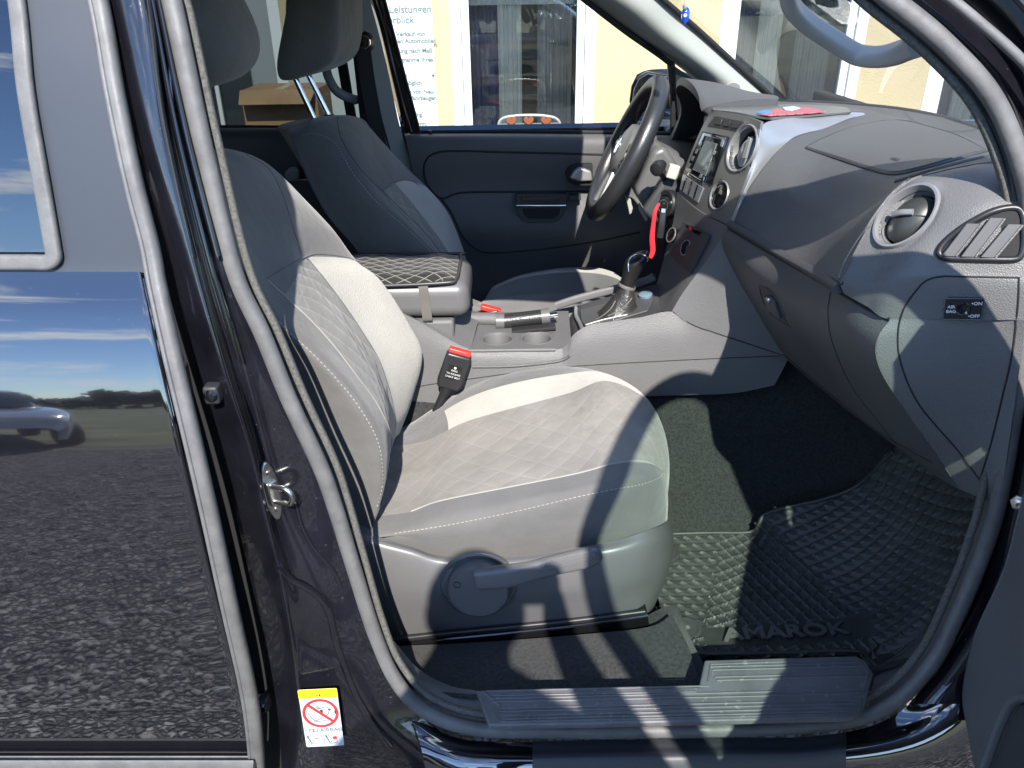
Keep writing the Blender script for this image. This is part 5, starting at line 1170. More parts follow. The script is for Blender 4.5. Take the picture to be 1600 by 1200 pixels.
edge = [(1052,972),(1066,1000),(1084,1023),(1150,1025),(1220,1024),(1290,1021),(1342,1022),(1356,1034),(1375,1045),(1405,1026),(1434,1003)]
ep_ = [hit(MATO, a, b-2)[0]+V((0,0,.003)) for a, b in edge]; tube('mat_rim', crv(ep_, 4), .0045, rubber_mat, MT, 1, 8, raw=True)
for a, b in ((1074,984),(1043,866)):
    q = hit(MATO, a, b)[0]; kb = lathe('mat_fixing', q+V((0,0,.004)), (0,-.1,1), [(.030,-.004),(.030,.003),(.026,.0045),(.022,.0042),(.0215,.0032),(0,.0032)], rubber_mat, MT, 36)
    lathe('fixing_mark', q+V((0,0,.0072)), (0,-.1,1), [(0,.0006),(.005,.0006),(.005,0)], M('dusty_grey', (.12,.12,.115), .8), kb, 14)
q = P(1128,1003,.335); qa, qb = hit(MATO, 1132, 1003)[0], hit(MATO, 1300, 996)[0]
0 and prism('name_field', [hit(MATO, a, b)[0]+V((0,0,.0030)) for a, b in ((1108,1008),(1385,999),(1400,978),(1115,984))], V((0,0,.0012)), rubber_mat, MT, .001)
text('mat_lettering', 'AMAROK', .046, qa+V((0,0,.0035)), qb-qa+V((0,0,.004)), (0,1,.02), M('rubber_raised', (.085,.087,.082), .5, bump=[('noise', 260, .15)]), MT, .0025, bold=.0012, sx=1.33)
# ================================================================ far side of the cabin
DG = [
 [(632,209,1.72),(700,208,1.72),(800,208,1.72),(900,209,1.72),(1000,210,1.72),(1075,212,1.72)],
 [(634,216,1.66),(700,215,1.66),(800,215,1.66),(900,216,1.66),(1000,217,1.66),(1078,219,1.66)],
 [(640,245,1.65),(700,243,1.65),(800,243,1.65),(900,244,1.65),(1000,245,1.65),(1085,247,1.65)],
 [(652,300,1.66),(710,300,1.66),(800,300,1.66),(900,300,1.66),(1000,300,1.66),(1092,300,1.66)],
 [(668,360,1.64),(720,360,1.63),(810,360,1.62),(905,360,1.62),(1000,358,1.63),(1100,355,1.65)],
 [(690,430,1.67),(740,430,1.67),(820,430,1.67),(910,425,1.67),(1000,420,1.68),(1105,410,1.69)],
 [(710,540,1.68),(760,540,1.68),(835,540,1.68),(920,535,1.68),(1010,530,1.69),(1120,520,1.70)]]
FD = patch('front_door', [PL(r, 0) for r in DG], plastic, TR, 6, .06); FD['label'] = 'driver door, closed, dark grey trim with silver handle'
for pts, r in (([(1000,243),(931,241),(805,238),(705,236),(676,241),(664,254),(663,273),(670,292),(690,310),(721,301),(805,299.5),(910,299),(960,299)], .0035),([(690,311),(707,336),(724,371),(745,390),(770,395),(840,390),(927,378),(1000,363)], .0032)):
    seam('panel_joint', FD, pts, dull_bk, FD, r)
tube('window_rubber', PL([(640,206.5,1.725),(800,205.5,1.725),(950,207,1.725),(1060,209,1.725)], 0), .006, dull_bk, FD, 4, 8)
lathe('lock_pin', P(672,207,1.70), (0,0,1), [(.006,-.01),(.006,.006),(0,.008)], black_pl, FD, 14)
def fd(name, pts, mat_, th=.006, lift=.004, par=None, bev=.002):
    q = [P(a, b, 1.62+0*a) for a, b in pts]; return prism(name, [p+V((0,-lift,0)) for p in q], V((0,th+.03,0)), mat_, par or FD, bev)
SWB = fd('window_switches', [(806,303),(885,303),(884,321),(807,321)], plastic_dk); fd('switch_cap', [(814,306),(876,306),(874,314),(816,314)], black_pl, .006, .010, SWB)
PULL = fd('door_pull', [(807,322),(884,322),(880,336),(872,345),(862,348),(826,348),(816,344),(809,334)], plastic_dk); fd('pull_hollow', [(816,325),(876,325),(873,335),(864,341),(826,341),(818,334)], dull_bk, .004, .006, PULL)
tube('chrome_strip', [P(807,321,1.61), P(884,321,1.61)], .0035, chrome, PULL, 1, 8)
fd('door_button', [(890,305),(908,305),(908,313),(890,313)], plastic_dk, .004, .002)
HB_ = fd('handle_recess', [(884,272),(890,262),(902,257),(926,257),(926,290),(900,290),(888,284)], dull_bk, .004, .003)
hp = [P(a,b,1.60) for a, b in ((890,279),(897,267),(906,261),(924,268),(926,283),(905,284))]; prism('door_handle', hp, V((0,.02,0)), silver, FD, .006, 4)
# window pane and frame
FW = [(604,-60),(600,0),(655,205),(1048,209),(1050,112),(1000,62),(925,5),(820,-62)]
rows = [[P(560,-80,1.58), P(700,-80,1.58), P(850,-80,1.58), P(1060,-80,1.58)],[P(600,60,1.65), P(750,60,1.65), P(900,60,1.65), P(1060,60,1.65)],[P(640,208,1.73), P(780,208,1.73), P(920,208,1.73), P(1060,210,1.73)]]
patch('window', rows, glass, FD, 4, 0)
rows = [[P(a, py, Y+.03), P((a+b)/2-4, py, Y-.012), P(b, py, Y)] for py, a, b, Y in ((-60,560,584,1.57),(0,577,599,1.60),(60,593,616,1.645),(120,607,632,1.675),(206,628,656,1.70))]
patch('window_frame', rows, gloss_bk, FD, 4, .02)
sweep('frame_rubber', PL([(592,-30,1.585),(601,0,1.60),(617,60,1.645),(633,120,1.675),(656,206,1.70)], 0), rrect(.008,.01,.003), black_pl, FD, 4, up=(0,-1,0))
# far centre pillar trim with belt
rows = [[P(a, py, Y-.03), P(b, py, Y)] for py, a, b, Y in ((-60,535,562,1.53),(0,553,578,1.56),(100,576,604,1.62),(210,600,628,1.67),(300,630,660,1.68))]
FP = patch('far_pillar_trim', rows, M('far_trim_grey', (.19,.185,.17), .7, bump=[('noise', 300, .1)]), TR, 4, .02); FP.name = 'pillar_trim'
rows = [[P(a, py, Y), P(b, py, Y-.02)] for py, a, b, Y in ((-60,520,540,1.56),(0,540,556,1.58),(100,553,578,1.62),(210,566,603,1.66),(330,590,640,1.68))]
patch('pillar_lining', rows, black_pl, FP, 4, .02)
lathe('belt_guide', P(568,66,1.57), (-.3,-1,.1), [(.030,-.01),(.030,.006),(.024,.010),(.016,.008),(.014,-.01)], black_pl, FP, 28); lathe('guide_ring', P(570,66,1.55), (-.3,-1,.1), [(.019,0),(.019,.006),(.015,.007),(.013,0)], chrome, FP, 28)
bl = PL([(567,75,1.55),(575,130,1.57),(590,210,1.6),(610,320,1.62)], 0)
sweep('belt_webbing', bl, [(-.022,0),(.022,0),(.022,.0015),(-.022,.0015)], M('belt_black', (.018,.018,.02), .85, bump=[('noise', 600, .3)]), FP, 5, up=(0,-1,.1))
tube('grab_loop', PL([(508,100,1.66),(513,120,1.62),(524,140,1.61),(540,151,1.62),(556,156,1.66)], 0), .014, M('loop_grey', (.15,.15,.15), .5), FP, 6, 12)
# far rear door and tinted window
rows = [[P(x, py, Y) for x in (180,300,400,500,620)] for py, Y in ((199,1.74),(206,1.69),(240,1.67),(330,1.66),(420,1.67),(560,1.69))]
FR = patch('rear_door', rows, M('dark_door_trim', (.04,.041,.044), .5, bump=[('grain', 420, .3)]), TR, 5, .05); FR['label'] = 'rear door on the driver side, dark trim seen between the seats'
tube('window_rubber', PL([(200,198,1.745),(400,198,1.745),(600,200,1.745)], 0), .005, dull_bk, FR, 3, 8)
rows = [[P(150,-80,1.60), P(350,-80,1.60), P(590,-80,1.60)],[P(180,60,1.66), P(350,60,1.66), P(575,60,1.66)],[P(200,200,1.75), P(360,200,1.75), P(600,202,1.75)]]
patch('window', rows, glass_tint, FR, 4, 0)
for a, b in (((548,-70),(566,200)),): sweep('frame_rubber', PL([(535,100,1.68),(552,200,1.74)], 0), rrect(.03,.02,.004), dull_bk, FR, 2, up=(0,-1,0))
fr2 = [P(a,b,1.63) for a, b in ((444,272),(450,264),(460,261),(466,268),(467,280),(446,281))]; prism('door_handle', fr2, V((0,.02,0)), silver, FR, .005, 3)
tube('handle_trim', PL([(448,281,1.64),(496,281,1.64)], 0), .003, silver, FR, 1, 8)
# far front pillar trim, mirror sail, mirror
rows = [[P(a[0], a[1], Y+.05), P(a[0]+8, a[1]-2, Y), P((a[0]+b[0])/2, (a[1]+b[1])/2, Y-.03), P(*b, Y+.02)] for a, b, Y in (((838,-60),(965,-60),1.50),((920,2),(1034,0),1.56),((982,48),(1085,44),1.62),((1044,92),(1140,94),1.67),((1082,122),(1190,138),1.71),((1106,150),(1218,164),1.73))]
FA = patch('front_pillar_trim', rows, pillar_tr, TR, 6, .02); FA['label'] = 'pale windscreen pillar trim on the driver side'
tube('window_rubber', PL([(836,-60,1.53),(917,2,1.58),(978,49,1.64),(1041,94,1.69),(1051,112,1.7),(1051,210,1.72)], 0), .009, dull_bk, FA, 6, 8)
tube('screen_rubber', PL([(968,-60,1.51),(1037,0,1.57),(1088,44,1.63),(1143,94,1.68),(1192,138,1.72),(1222,166,1.75)], 0), .008, dull_bk, FA, 5, 8)
prism('mirror_sail', [P(1043,95,1.70), P(1109,142,1.72), P(1112,215,1.74), P(1052,215,1.72)], V((0,.02,0)), black_pl, FD, .003)
q, n = hit(FA, 1144, 139); lathe('speaker_cover', q+n*.001, n, [(.024,-.001),(.0235,.0015),(0,.0018)], M('speaker_cloth', (.33,.33,.31), .8, bump=[('cell', 900, .4)]), FA, 30)
MH = prism('door_mirror', [P(a,b,2.02) for a, b in ((979,158),(982,134),(991,115),(1010,106),(1032,107),(1050,114),(1066,130),(1066,206),(1015,209),(986,199))], V((.09,.05,-.01)), gloss_bk, FD, .018, 5)
prism('mirror_rim', [P(a,b,2.015) for a, b in ((984,157),(987,136),(995,120),(1011,111),(1050,118),(1060,130),(1060,202),(1016,204),(990,196))], V((0,.004,0)), black_pl, MH, .002)
prism('mirror_pane', [P(a,b,2.008) for a, b in ((988,156),(991,138),(998,124),(1012,115),(1048,121),(1056,131),(1056,199),(1017,200),(993,193))], V((0,.004,0)), mirror_m, MH, .001)
box('mirror_arm', P(1050,205,1.88), (.08,.22,.05), black_pl, MH, .015)
# outer skins of the far side
rows = [[V((x, Y, z)) for x in (.85,.3,-.4,-1.0,-1.6)] for z, Y in ((1.19,1.84),(1.1,1.9),(.85,1.94),(.6,1.93),(.5,1.88))]
patch('body_side', rows, paint, TR, 4, .02)
# ---- steering wheel and column
wc = P(977,234,1.33); wu = V((math.sin(math.radians(26)),0,math.cos(math.radians(26)))); wr = V((.05,1,0)).normalized(); wr = (wr-wu*wr.dot(wu)).normalized(); wf = wr.cross(wu)
wf = -wf if wf.x > 0 else wf        # towards the driver
leather = M('wheel_leather', (.022,.023,.025), .34, spec=.55, bump=[('grain', 430, .22)])
def wp(a, r, h=0): return wc+wr*(r*math.cos(a))+wu*(r*math.sin(a))+wf*h
RIM = sweep('steering_wheel', [wp(2*math.pi*i/72, .188) for i in range(72)], circ(.0235, 18, .0215), leather, TR, 1, True, raw=True)
HUB = lathe('wheel_hub', wc+wf*.0, wf, [(.02,-.05),(.06,-.045),(.074,-.02),(.078,.0),(.072,.012),(.05,.02),(.022,.023),(0,.023)], plastic_sm, RIM, 40, 1.0, .95)
for a0, wd in ((math.pi+.06,.052),(-.06,.052),(-math.pi/2-.28,.024),(-math.pi/2+.28,.024)):
    d = wr*math.cos(a0)+wu*math.sin(a0); s_ = wf.cross(d); p0, p1 = wc+d*.06-wf*.004, wc+d*.182-wf*.004
    prism('wheel_spoke', [p0-s_*wd*.6, p0+s_*wd*.6, p1+s_*wd*.45, p1-s_*wd*.45], wf*.014, gloss_bk if wd > .03 else silver, RIM, .004)
for s_ in (-1, 1):
    for k in range(3): lathe('wheel_button', wc+wr*(s_*(.10+.018*(k % 2)))+wu*(.012-.014*k)+wf*.012, wf, [(.008,-.002),(.008,.002),(0,.003)], silver if k == 1 else black_pl, RIM, 16)
em = lathe('wheel_emblem', wc+wf*.0235, wf, [(.026,-.002),(.026,.0015),(.0235,.002),(.023,.0005),(0,.0005)], chrome, HUB, 36, matfn=None)
emb = wc+wf*.0243
def el(pts): tube('emblem_stroke', [emb+wr*(-u*.023)+wu*(v*.023) for u, v in pts], .0016, M('emblem_white', (.7,.72,.73), .25, metal=.6) if 'emblem_white' not in bpy.data.materials else bpy.data.materials['emblem_white'], em, 1, 6)
el([(-.38,.88),(0,.08),(.38,.88)]); el([(-.82,.5),(-.36,-.78),(0,-.02),(.36,-.78),(.82,.5)])
col = wf*-1
SH_ = tube('steering_column', [wc-wf*.05, wc-wf*.11+V((0,0,-.01)), wc-wf*.22+V((0,0,-.04)), wc-wf*.34+V((0,0,-.06))], .062, plastic_sm, TR, 5, 22, scale=(.95,1.1,1.2,1.2))
prism('column_shroud', [P(a,b,1.24) for a, b in ((992,300),(1020,235),(1040,228),(1062,262),(1050,300),(1010,332))], V((0,.16,0)), plastic_sm, SH_, .015, 4)
tube('column_stalk', PL([(1046,288,1.22),(1036,272,1.17),(1026,262,1.13)], 0), .011, black_pl, SH_, 4, 12, scale=(.8,1,1.25)); lathe('stalk_knob', P(1029,262,1.12), P(1022,268,1.1)-P(1034,258,1.13), [(0,-.022),(.014,-.018),(.019,0),(.017,.014),(0,.02)], black_pl, SH_, 24)
box('stalk_switch', P(1051,268,1.15), (.028,.02,.036), M('pale_switch', (.42,.40,.36), .5), SH_, .004, Matrix.Rotation(math.radians(16),3,'Y'))
prism('column_cover', [P(a,b,1.17) for a, b in ((1002,330),(1034,282),(1052,278),(1062,300),(1050,345),(1022,350))], V((.02,.10,0)), plastic_dk, SH_, .012, 4)
lathe('ignition_lock', P(1042,318,1.155), (-.85,-.5,.2), [(.036,-.01),(.036,.006),(.032,.010),(.022,.008),(.020,.0),(.018,.012),(.0,.013)], black_pl, SH_, 32); lathe('lock_barrel', P(1042,318,1.145), (-.85,-.5,.2), [(.0135,0),(.0135,.006),(.004,.007),(.003,.003),(0,.003)], steel, SH_, 24)
for a in ([(978,308),(986,312),(990,330),(984,336)], [(1000,318),(1008,330),(1013,343),(1009,346),(998,328)]): prism('pedal_bracket', [P(x_,y_,1.3) for x_, y_ in a], V((0,.02,0)), M('bracket_grey', (.32,.31,.28), .5) if 'bracket_grey' not in bpy.data.materials else bpy.data.materials['bracket_grey'], SH_, .002)
# ================================================================ opened front door (right side)
HX, HY, TH = .835, .0, math.radians(70)
def dl(s, y, z):   # door space: s back from the hinge, y inwards, z up
    return V((HX-s*math.cos(TH)-y*math.sin(TH), HY-s*math.sin(TH)+y*math.cos(TH), z))
def ty(z): return .065+.38*max(0, z-1.2)
inn = M('door_trim_grey', (.105,.107,.113), .5, spec=.35, bump=[('grain', 420, .3)], mott=(4,.06))
rows = [[dl(s, y+(.012 if .2 < s < .9 and k in (2,3) else 0), z) for s in (.035,.06,.25,.5,.8,1.05,1.12)] for k, (z, y) in enumerate(((1.165,.085),(1.14,.12),(1.0,.135),(.85,.128),(.72,.135),(.60,.125),(.52,.10)))]
ND = patch('front_door', rows, inn, TR, 6, 0, flip=None); ND['label'] = 'opened passenger door, dark grey trim at the lower right'
rows = [[dl(s, y, z) for s in (.02,.3,.7,1.0,1.14)] for z, y in ((1.165,.05),(1.1,.02),(.9,0),(.7,.0),(.52,.02))]
patch('door_skin', rows, paint, ND, 5, 0)
for s in (.028, 1.125): prism('door_edge', [dl(s,.02,.52), dl(s,.0,.7), dl(s,.0,.95), dl(s,.05,1.16), dl(s,.09,1.16), dl(s,.13,1.0), dl(s,.125,.6), dl(s,.10,.52)], dl(.008,0,0)-dl(0,0,0), paint_in, ND, 0)
prism('door_underside', [dl(.03,.02,.521), dl(1.13,.02,.521), dl(1.13,.10,.521), dl(.03,.10,.521)], V((0,0,.006)), rubber_dark, ND)
FP_ = [(.10,1.17),(.17,1.40),(.25,1.56),(.36,1.665),(.52,1.73),(.75,1.765),(1.0,1.76),(1.11,1.70),(1.12,1.54),(1.09,1.35),(1.05,1.15)]
sweep('window_frame', [dl(s, ty(z), z) for s, z in FP_], rrect(.05,.035,.01), black_pl, ND, 6, up=lambda t, p: dl(0,1,0)-dl(0,0,0))
prism('mirror_sail', [dl(.09,ty(1.2),1.20), dl(.27,ty(1.2),1.20), dl(.27,ty(1.42),1.42), dl(.21,ty(1.42),1.43)], dl(0,.02,0)-dl(0,0,0), black_pl, ND, .003)
gd = glass_mat('green_side_glass', (.66,.82,.73), 1.0)
rows = []
for z, s0, s1 in ((1.15,.12,1.05),(1.38,.18,1.09),(1.54,.26,1.12),(1.66,.38,1.12),(1.75,.62,1.05)): rows.append([dl(s0+(s1-s0)*t, ty(z)-.004, z) for t in (0,.33,.66,1)])
patch('window', rows, gd, ND, 4, 0)
MM = prism('door_mirror', [dl(.10,-.05,1.22), dl(.10,-.26,1.24), dl(.10,-.28,1.40), dl(.10,-.24,1.45), dl(.10,-.06,1.43)], dl(.12,0,0)-dl(0,0,0), gloss_bk, ND, .03, 4)
prism('mirror_pane', [dl(.222,-.06,1.235), dl(.222,-.25,1.25), dl(.222,-.262,1.39), dl(.222,-.235,1.43), dl(.222,-.07,1.415)], dl(.003,0,0)-dl(0,0,0), mirror_m, MM)
# door pocket: light rim, dark lining
pr = [dl(.25,.140,.57), dl(.25,.142,.70), dl(.25,.143,.775), dl(.262,.143,.822), dl(.307,.143,.868), dl(.40,.145,.90), dl(.75,.148,.92), dl(.80,.145,.85), dl(.80,.14,.57)]
DBN = prism('door_bin', pr, dl(0,-.02,0)-dl(0,0,0), M('bin_lining', (.03,.031,.034), .85, bump=[('noise', 200, .4)]), ND, .004)
sweep('bin_rim', [p+(dl(0,.006,0)-dl(0,0,0)) for p in pr], rrect(.009,.012,.004), inn, DBN, 4, up=lambda t, p: dl(0,1,0)-dl(0,0,0))
arm = [dl(.55,.15,1.0), dl(.65,.18,1.0), dl(.8,.18,1.0), dl(.95,.16,1.02)]; sweep('armrest', arm, rrect(.07,.06,.02), inn, ND, 5, up=(0,0,1))
# hinge and check strap bolts
for px, py, Y, r in ((1593,786,.06,.0085),): lathe('hinge_bolt', P(px,py,Y), (-.6,-.8,.1), [(r*1.4,-.003),(r*1.4,.001),(r,.0015),(r,.007),(r*.5,.008),(0,.007)], steel, ND, 6, sharp=20)
for z in (.75, 1.05): box('door_hinge', V((HX-.005,.01,z)), (.05,.05,.06), paint_in, ND, .008)
rows = [[P(a, py, Y), P(a+26, py, Y-.02), P(a+60, py, Y-.03), P(a+130, py, Y-.04)] for py, a, Y in ((520,1602,.14),(700,1586,.125),(790,1570,.115),(880,1550,.105),(960,1518,.09),(1040,1470,.072),(1100,1420,.055))]
patch('hinge_pillar', rows, paint_in, TR, 6, .01)
sweep('hinge_rubber', PL([(1620,640,.10),(1604,760,.09),(1585,850,.08),(1560,930,.07),(1520,1010,.055),(1478,1070,.045)], 0), rrect(.014,.012,.004), rubber_dark, TR, 5, up=(0,-1,0))
# ================================================================ the photographer
PE = thing('person', 'person in dark jacket and jeans holding a phone up with both hands', 'person', (.005,-1.15,0))
def skinmesh(name, joints, edges, root):
    me = bpy.data.meshes.new(name); me.from_pydata([j[0] for j in joints], edges, []); o = bpy.data.objects.new(name, me); S.collection.objects.link(o)
    sk_ = o.modifiers.new('skin', 'SKIN'); ss = o.modifiers.new('sub', 'SUBSURF'); ss.levels = 2; ss.render_levels = 2
    for i, j in enumerate(joints):
        v = me.skin_vertices[0].data[i]; v.radius = (j[1], j[2] if len(j) > 2 else j[1]); v.use_root = (i == root)
    dg = bpy.context.evaluated_depsgraph_get(); m2 = bpy.data.meshes.new_from_object(o.evaluated_get(dg)); bpy.data.objects.remove(o); m2.name = name; return m2
bx_, by_ = .005, -1.15
ZK = 1.075
J = [((bx_,by_,.95),.15,.11),((bx_,by_,1.12),.145,.10),((bx_+.005,by_-.01,1.27),.185,.11),((bx_,by_+.0,1.42),.10,.08),((bx_,by_+.01,1.49),.055,.055),((bx_,by_+.03,1.56),.078,.095),((bx_,by_+.025,1.65),.082,.10),((bx_,by_+.015,1.70),.055,.07)]
E = [(0,1),(1,2),(2,3),(3,4),(4,5),(5,6),(6,7)]
hands = {}
for s in (-1, 1):
    k = len(J); J += [((bx_+s*.19,by_,1.36),.072),((bx_+s*(.315 if s > 0 else .27),by_+.10,1.13),.056),((.055+s*.12,-.97,1.375),.036),((.055+s*.092,-.895,1.545/ZK),.032,.022)]
    E += [(3,k),(k,k+1),(k+1,k+2),(k+2,k+3)]; hb = J[-1][0]; kk = k+3
    for f in range(4):
        zz_ = 1.62-.019*f+.0; b0 = len(J)
        J += [((.055+s*.086,-.880,1.575+.008*(3-f)),.010),((.055+s*.083,-.868-.004*f,zz_-.002),.009),((.055+s*(.066-.003*f),-.855 if 0 else -.862,zz_+.002),.008),((.055+s*(.052-.002*f),-.862,zz_),.0065)]
        E += [(kk,b0),(b0,b0+1),(b0+1,b0+2),(b0+2,b0+3)]
    b0 = len(J); J += [((.055+s*.078,-.905,1.565),.011),((.055+s*.062,-.897,1.590),.010),((.055+s*.05,-.890,1.600),.0085)]; E += [(kk,b0),(b0,b0+1),(b0+1,b0+2)]
    k = len(J); J += [((bx_+s*.095,by_,.86),.098),((bx_+s*.11,by_+.02,.50),.064),((bx_+s*.12,by_-.01,.12),.045),((bx_+s*.125,by_+.0,.05),.045),((bx_+s*.135,by_+.14,.035),.035)]
    E += [(0,k),(k,k+1),(k+1,k+2),(k+2,k+3),(k+3,k+4)]
J = [((j[0][0],j[0][1],j[0][2]*(1 if i > 7 and j[0][1] > by_+.24 and j[0][2] > 1.46 else ZK)),)+tuple(j[1:]) for i, j in enumerate(J)]
pm = skinmesh('body', J, E, 0)
skin = M('skin', (.42,.27,.20), .5); jacket = M('dark_jacket', (.035,.037,.045), .8, bump=[('noise', 60, .3)]); jeans = M('blue_jeans', (.06,.08,.13), .9, bump=[('noise', 300, .4)]); shoe = M('dark_shoes', (.03,.028,.026), .6); hairm = M('brown_hair', (.04,.025,.015), .7, bump=[('noise', 90, .8)])
for p in pm.polygons:
    c = p.center
    p.material_index = 0
    if c.z < .09: p.material_index = 3
    elif c.z < 1.0: p.material_index = 2
    elif c.z < 1.585 and c.y < -.955: p.material_index = 1
bo = link(pm, 'body', PE, [skin, jacket, jeans, shoe])
rows = []
for i in range(9):
    v = -.15+1.72*i/8; r = []
    for j in range(24):
        u = 2*math.pi*j/24; back = 1 if math.sin(u) < .3 else .0
        vv_ = v if back else max(v, .62)
        r.append(V((bx_+.094*math.cos(vv_)*math.cos(u), by_+.018+.112*math.cos(vv_)*math.sin(u), (1.615+.12*math.sin(vv_))*ZK)))
    rows.append(r)
patch('hair', rows, hairm, PE, 1, 0, closed=True)
for s in (-1,1):
    lathe('eye', V((bx_+s*.032, by_+.118, 1.625*ZK)), (0,1,0), [(0,.004),(.007,.002),(.011,-.004)], M('eye_white', (.7,.7,.7), .3) if 'eye_white' not in bpy.data.materials else bpy.data.materials['eye_white'], PE, 14)
    lathe('ear', V((bx_+s*.088, by_+.02, 1.605*ZK)), (s,0,0), [(0,.01),(.016,.008),(.02,0),(.01,-.01)], skin, PE, 14, 1, 1.5)
prism('nose', [V((bx_-.012,by_+.115,1.575*ZK)), V((bx_+.012,by_+.115,1.575*ZK)), V((bx_,by_+.118,1.625*ZK))], V((0,.025,-.008)), skin, PE, .006)
prism('mouth', [V((bx_-.024,by_+.118,1.548*ZK)), V((bx_,by_+.124,1.552*ZK)), V((bx_+.024,by_+.118,1.548*ZK)), V((bx_,by_+.122,1.541*ZK))], V((0,.004,0)), M('lips', (.35,.14,.12), .5), PE, .001)
PH = thing('phone', 'dark smartphone held crosswise in both hands of the photographer', 'phone', (.055,-.865,1.59))
rt = Matrix.Rotation(-PITCH, 3, 'X')
box('phone_body', (.055,-.875,1.585), (.152,.0085,.074), gloss_bk, PH, .004, rt)
# ================================================================ parked cars behind the photographer (mirrored in paint and panes)
def parked(name, label, x0, y0, rz, colr, group='cars parked along the far edge of the yard'):
    t = thing(name, label, 'car', (x0, y0, 0), group); R_ = Matrix.Rotation(rz, 3, 'Z')
    def w(x, y, z): return R_ @ V((x, y, z)) + V((x0, y0, 0))
    pm_ = M(name+'_paint', colr, .2, metal=.2, coat=1)
    prof = [(-2.15,.45,.5),(-2.2,.75,.62),(-2.1,.95,.74),(-1.75,1.0,.8),(-1.0,1.03,.82),(0,1.02,.83),(.9,1.0,.82),(1.6,.93,.78),(2.05,.8,.68),(2.15,.55,.6)]
    rows = []
    for x, zt_, hw in prof: rows.append([w(x, s*hw, z) for s, z in ((-1,.25),(-1.06,.5),(-1.05,zt_-.12),(-.93,zt_),(-.4,zt_+.02),(.4,zt_+.02),(.93,zt_),(1.05,zt_-.12),(1.06,.5),(1,.25))])
    bd = patch('body', rows, pm_, t, 4, 0)
    cab = [(-1.85,1.0,.7),(-1.35,1.36,.6),(-.7,1.46,.58),(0,1.44,.58),(.45,1.34,.6),(1.05,1.0,.7)]
    rows = [[w(x, s*hw*k, z+dz) for s, k, dz in ((-1,1.12,-(z-.98)),(-1,1.0,-.08),(-.8,.98,0),(0,1,.02),(.8,.98,0),(1,1.0,-.08),(1,1.12,-(z-.98)))] for x, z, hw in cab]
    patch('cabin', rows, pm_, t, 4, 0)
    gm = gloss_bk
    for s in (-1, 1):
        prism('window', [w(-1.35,s*.70,1.03), w(.8,s*.70,1.03), w(.40,s*.645,1.30), w(-.2,s*.63,1.38), w(-1.2,s*.63,1.34)], w(0,s*.02,0)-w(0,0,0), gm, t)
        for x in (-1.35, 1.35):
            wh = lathe('wheel', w(x, s*.80, .32), R_ @ V((0,s,0)), [(.2,-.1),(.3,-.1),(.32,-.06),(.32,.06),(.29,.09),(.21,.08)], tyre, t, 28); lathe('rim', w(x, s*.80, .32), R_ @ V((0,s,0)), [(0,.06),(.05,.07),(.19,.06),(.215,.08),(.215,0)], alloy, wh, 28)
        lathe('headlight', w(2.02, s*.58, .68), R_ @ V((1,0,.3)), [(0,.04),(.09,.03),(.13,0)], chrome, t, 20)
    prism('window', [w(1.1,-.6,1.03), w(1.1,.6,1.03), w(.5,.55,1.36), w(.5,-.55,1.36)], w(.02,0,.02)-w(0,0,0), gm, t)
    return t
parked('parked_car', 'silver white parked car mirrored at the left edge of the rear door', -5.5, -6.6, math.radians(52), (.35,.36,.37))
parked('parked_car', 'dark parked car mirrored beside the grey door edge', -1.9, -8.4, math.radians(72), (.03,.03,.035))
# ================================================================ loose things in the cabin
KY = thing('key_ring', 'car key with red lanyard hanging from the ignition lock', 'keys', tuple(P(1030,330,1.1)))
red = M('red_lanyard', (.42,.015,.028), .8, bump=[('noise', 300, .3)])
tube('ring', [P(1036,322,1.115)+V((.012*math.cos(a),0,.016*math.sin(a))) for a in [2*math.pi*i/18 for i in range(18)]], .0014, steel, KY, 1, 6, closed=True, raw=True)
sweep('lanyard', PL([(1030,318,1.10),(1024,330,1.09),(1021,350,1.09),(1019,372,1.09),(1020,392,1.09),(1016,403,1.09)], 0), rrect(.014,.005,.002), red, KY, 5, up=(-.3,-1,0), scale=(.5,.7,.8,1,1,.8))
sweep('key_blade', PL([(1037,326,1.105),(1034,345,1.10),(1030,360,1.10)], 0), rrect(.012,.003,.001), steel, KY, 3, up=(-.3,-1,0)); sweep('key_fob', PL([(1036,332,1.10),(1034,350,1.095),(1031,371,1.095)], 0), rrect(.018,.01,.004), black_pl, KY, 4, up=(-.3,-1,0))
# red flag-like card in the dash tray
TRAYC = thing('tray_mat', 'red and blue patterned cloth lying in the dash top tray', 'cloth', tuple(P(1250,176,1.1)))
m, nt, b = newmat('red_pattern_cloth'); N, L = nt.nodes, nt.links; b.inputs['Roughness'].default_value = .7
t = N.new('ShaderNodeTexCoord'); ck = N.new('ShaderNodeTexChecker'); ck.inputs['Scale'].default_value = 130; ck.inputs[1].default_value = (.30,.04,.06,1); ck.inputs[2].default_value = (.40,.16,.17,1); L.new(t.outputs['Object'], ck.inputs['Vector']); L.new(ck.outputs[0], b.inputs['Base Color'])
def tr(pts, h, mat_, nm): return prism(nm, [hit(TRAYTOP, a, b_)[0]+V((0,0,h)) for a, b_ in pts], V((0,0,.002)), mat_, TRAYC, .0006)
tr([(1184,181),(1212,173),(1262,170),(1290,180),(1255,184),(1200,186)], .0025, m, 'cloth'); tr([(1181,180),(1200,175),(1206,180),(1192,185)], .0045, M('blue_patch', (.05,.2,.45), .6), 'patch'); tr([(1222,172),(1240,170),(1250,173),(1236,177),(1226,176)], .0045, M('pale_blue_patch', (.42,.5,.6), .6), 'patch')
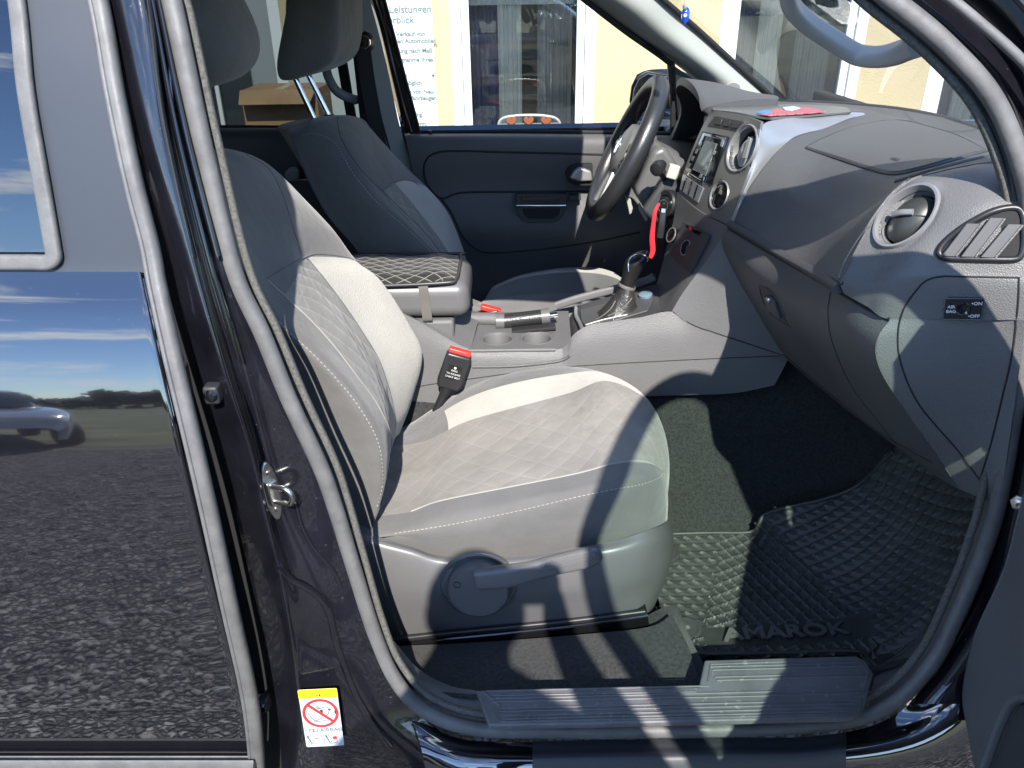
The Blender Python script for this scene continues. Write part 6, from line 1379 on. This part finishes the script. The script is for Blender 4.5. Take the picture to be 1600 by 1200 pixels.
# charm on a cord from the inside mirror
CHM = thing('hanging_charm', 'blue glass eye charm on a thin cord in front of the windscreen', 'charm', tuple(P(1071,22,1.0)))
tube('cord', [P(1068,-90,1.0), P(1070,12,1.0)], .0009, M('pale_cord', (.3,.3,.28), .8), CHM, 1, 6); lathe('bead', P(1070,11,1.0), (0,0,1), [(0,.006),(.004,.004),(.005,0),(.004,-.004),(0,-.006)], silver, CHM, 16)
lathe('eye_bead', P(1071,24,1.0), (-.6,-.8,.1), [(0,.007),(.007,.006),(.0125,.001),(.0125,-.001),(.007,-.006),(0,-.007)], M('cobalt_glass', (.01,.06,.45), .08, coat=1), CHM, 28, .75, 1.35); lathe('eye_mark', P(1071,24,.992), (-.6,-.8,.1), [(0,.001),(.004,.001),(.004,0)], M('eye_mark_white', (.5,.55,.65), .3), CHM, 16)
mirror_in = box('inside_mirror', P(1068,-110,1.0), (.06,.24,.07), black_pl, TR, .02)
# quilted pad strapped on the armrest
APAD = thing('armrest_pad', 'black quilted leather pad with sand stitching strapped on the armrest', 'armrest cover', (-.33,.97,.99))
pl_m = quilt_mat('quilted_leather', (.022,.022,.022), (.24,.225,.18), 1.15, 1.15, .05, .5, .36)
px0, px1, py0, py1 = -.55, -.125, .868, 1.088
rows = []
for j in range(7):
    y = py0+(py1-py0)*j/6; r = []
    for i in range(9):
        x = px0+(px1-px0)*i/8; e = min(1, min(i, 8-i)*.9, min(j, 6-j)*1.4); xx_ = x-(.03 if i == 8 and j in (0,6) else 0)
        r.append(V((xx_, y, .9935+.013*math.sin(min(1,e)*math.pi/2)+.004*math.sin(x*31)*(1 if 0<j<6 else .4))))
    rows.append(r)
patch('pad', rows, pl_m, APAD, 5, 0); 
rimp = [V((px0,py0,.996)), V((-.33,py0-.004,.991)), V((-.155,py0-.002,.995)), V((-.128,py0+.02,.996)), V((px1,.97,.996)), V((-.128,py1-.02,.996)), V((-.155,py1,.996)), V((px0,py1,.996))]
tube('pad_piping', crv(rimp, 5), .0045, M('pad_edge', (.03,.03,.032), .4), APAD, 1, 8, raw=True)
sx0 = P(664,470,.86).x
sweep('elastic_strap', [V((sx0-.004,.872,.992)), V((sx0-.002,.862,.985)), V((sx0,.8625,.95)), V((sx0+.003,.8625,.905)), V((sx0+.003,.875,.898))], [(-.0115,0),(.0115,0),(.0115,.0016),(-.0115,.0016)], M('elastic_strap_brown', (.10,.093,.085), .9, bump=[('noise', 700, .4)]), APAD, 5, up=(0,-1,.3))
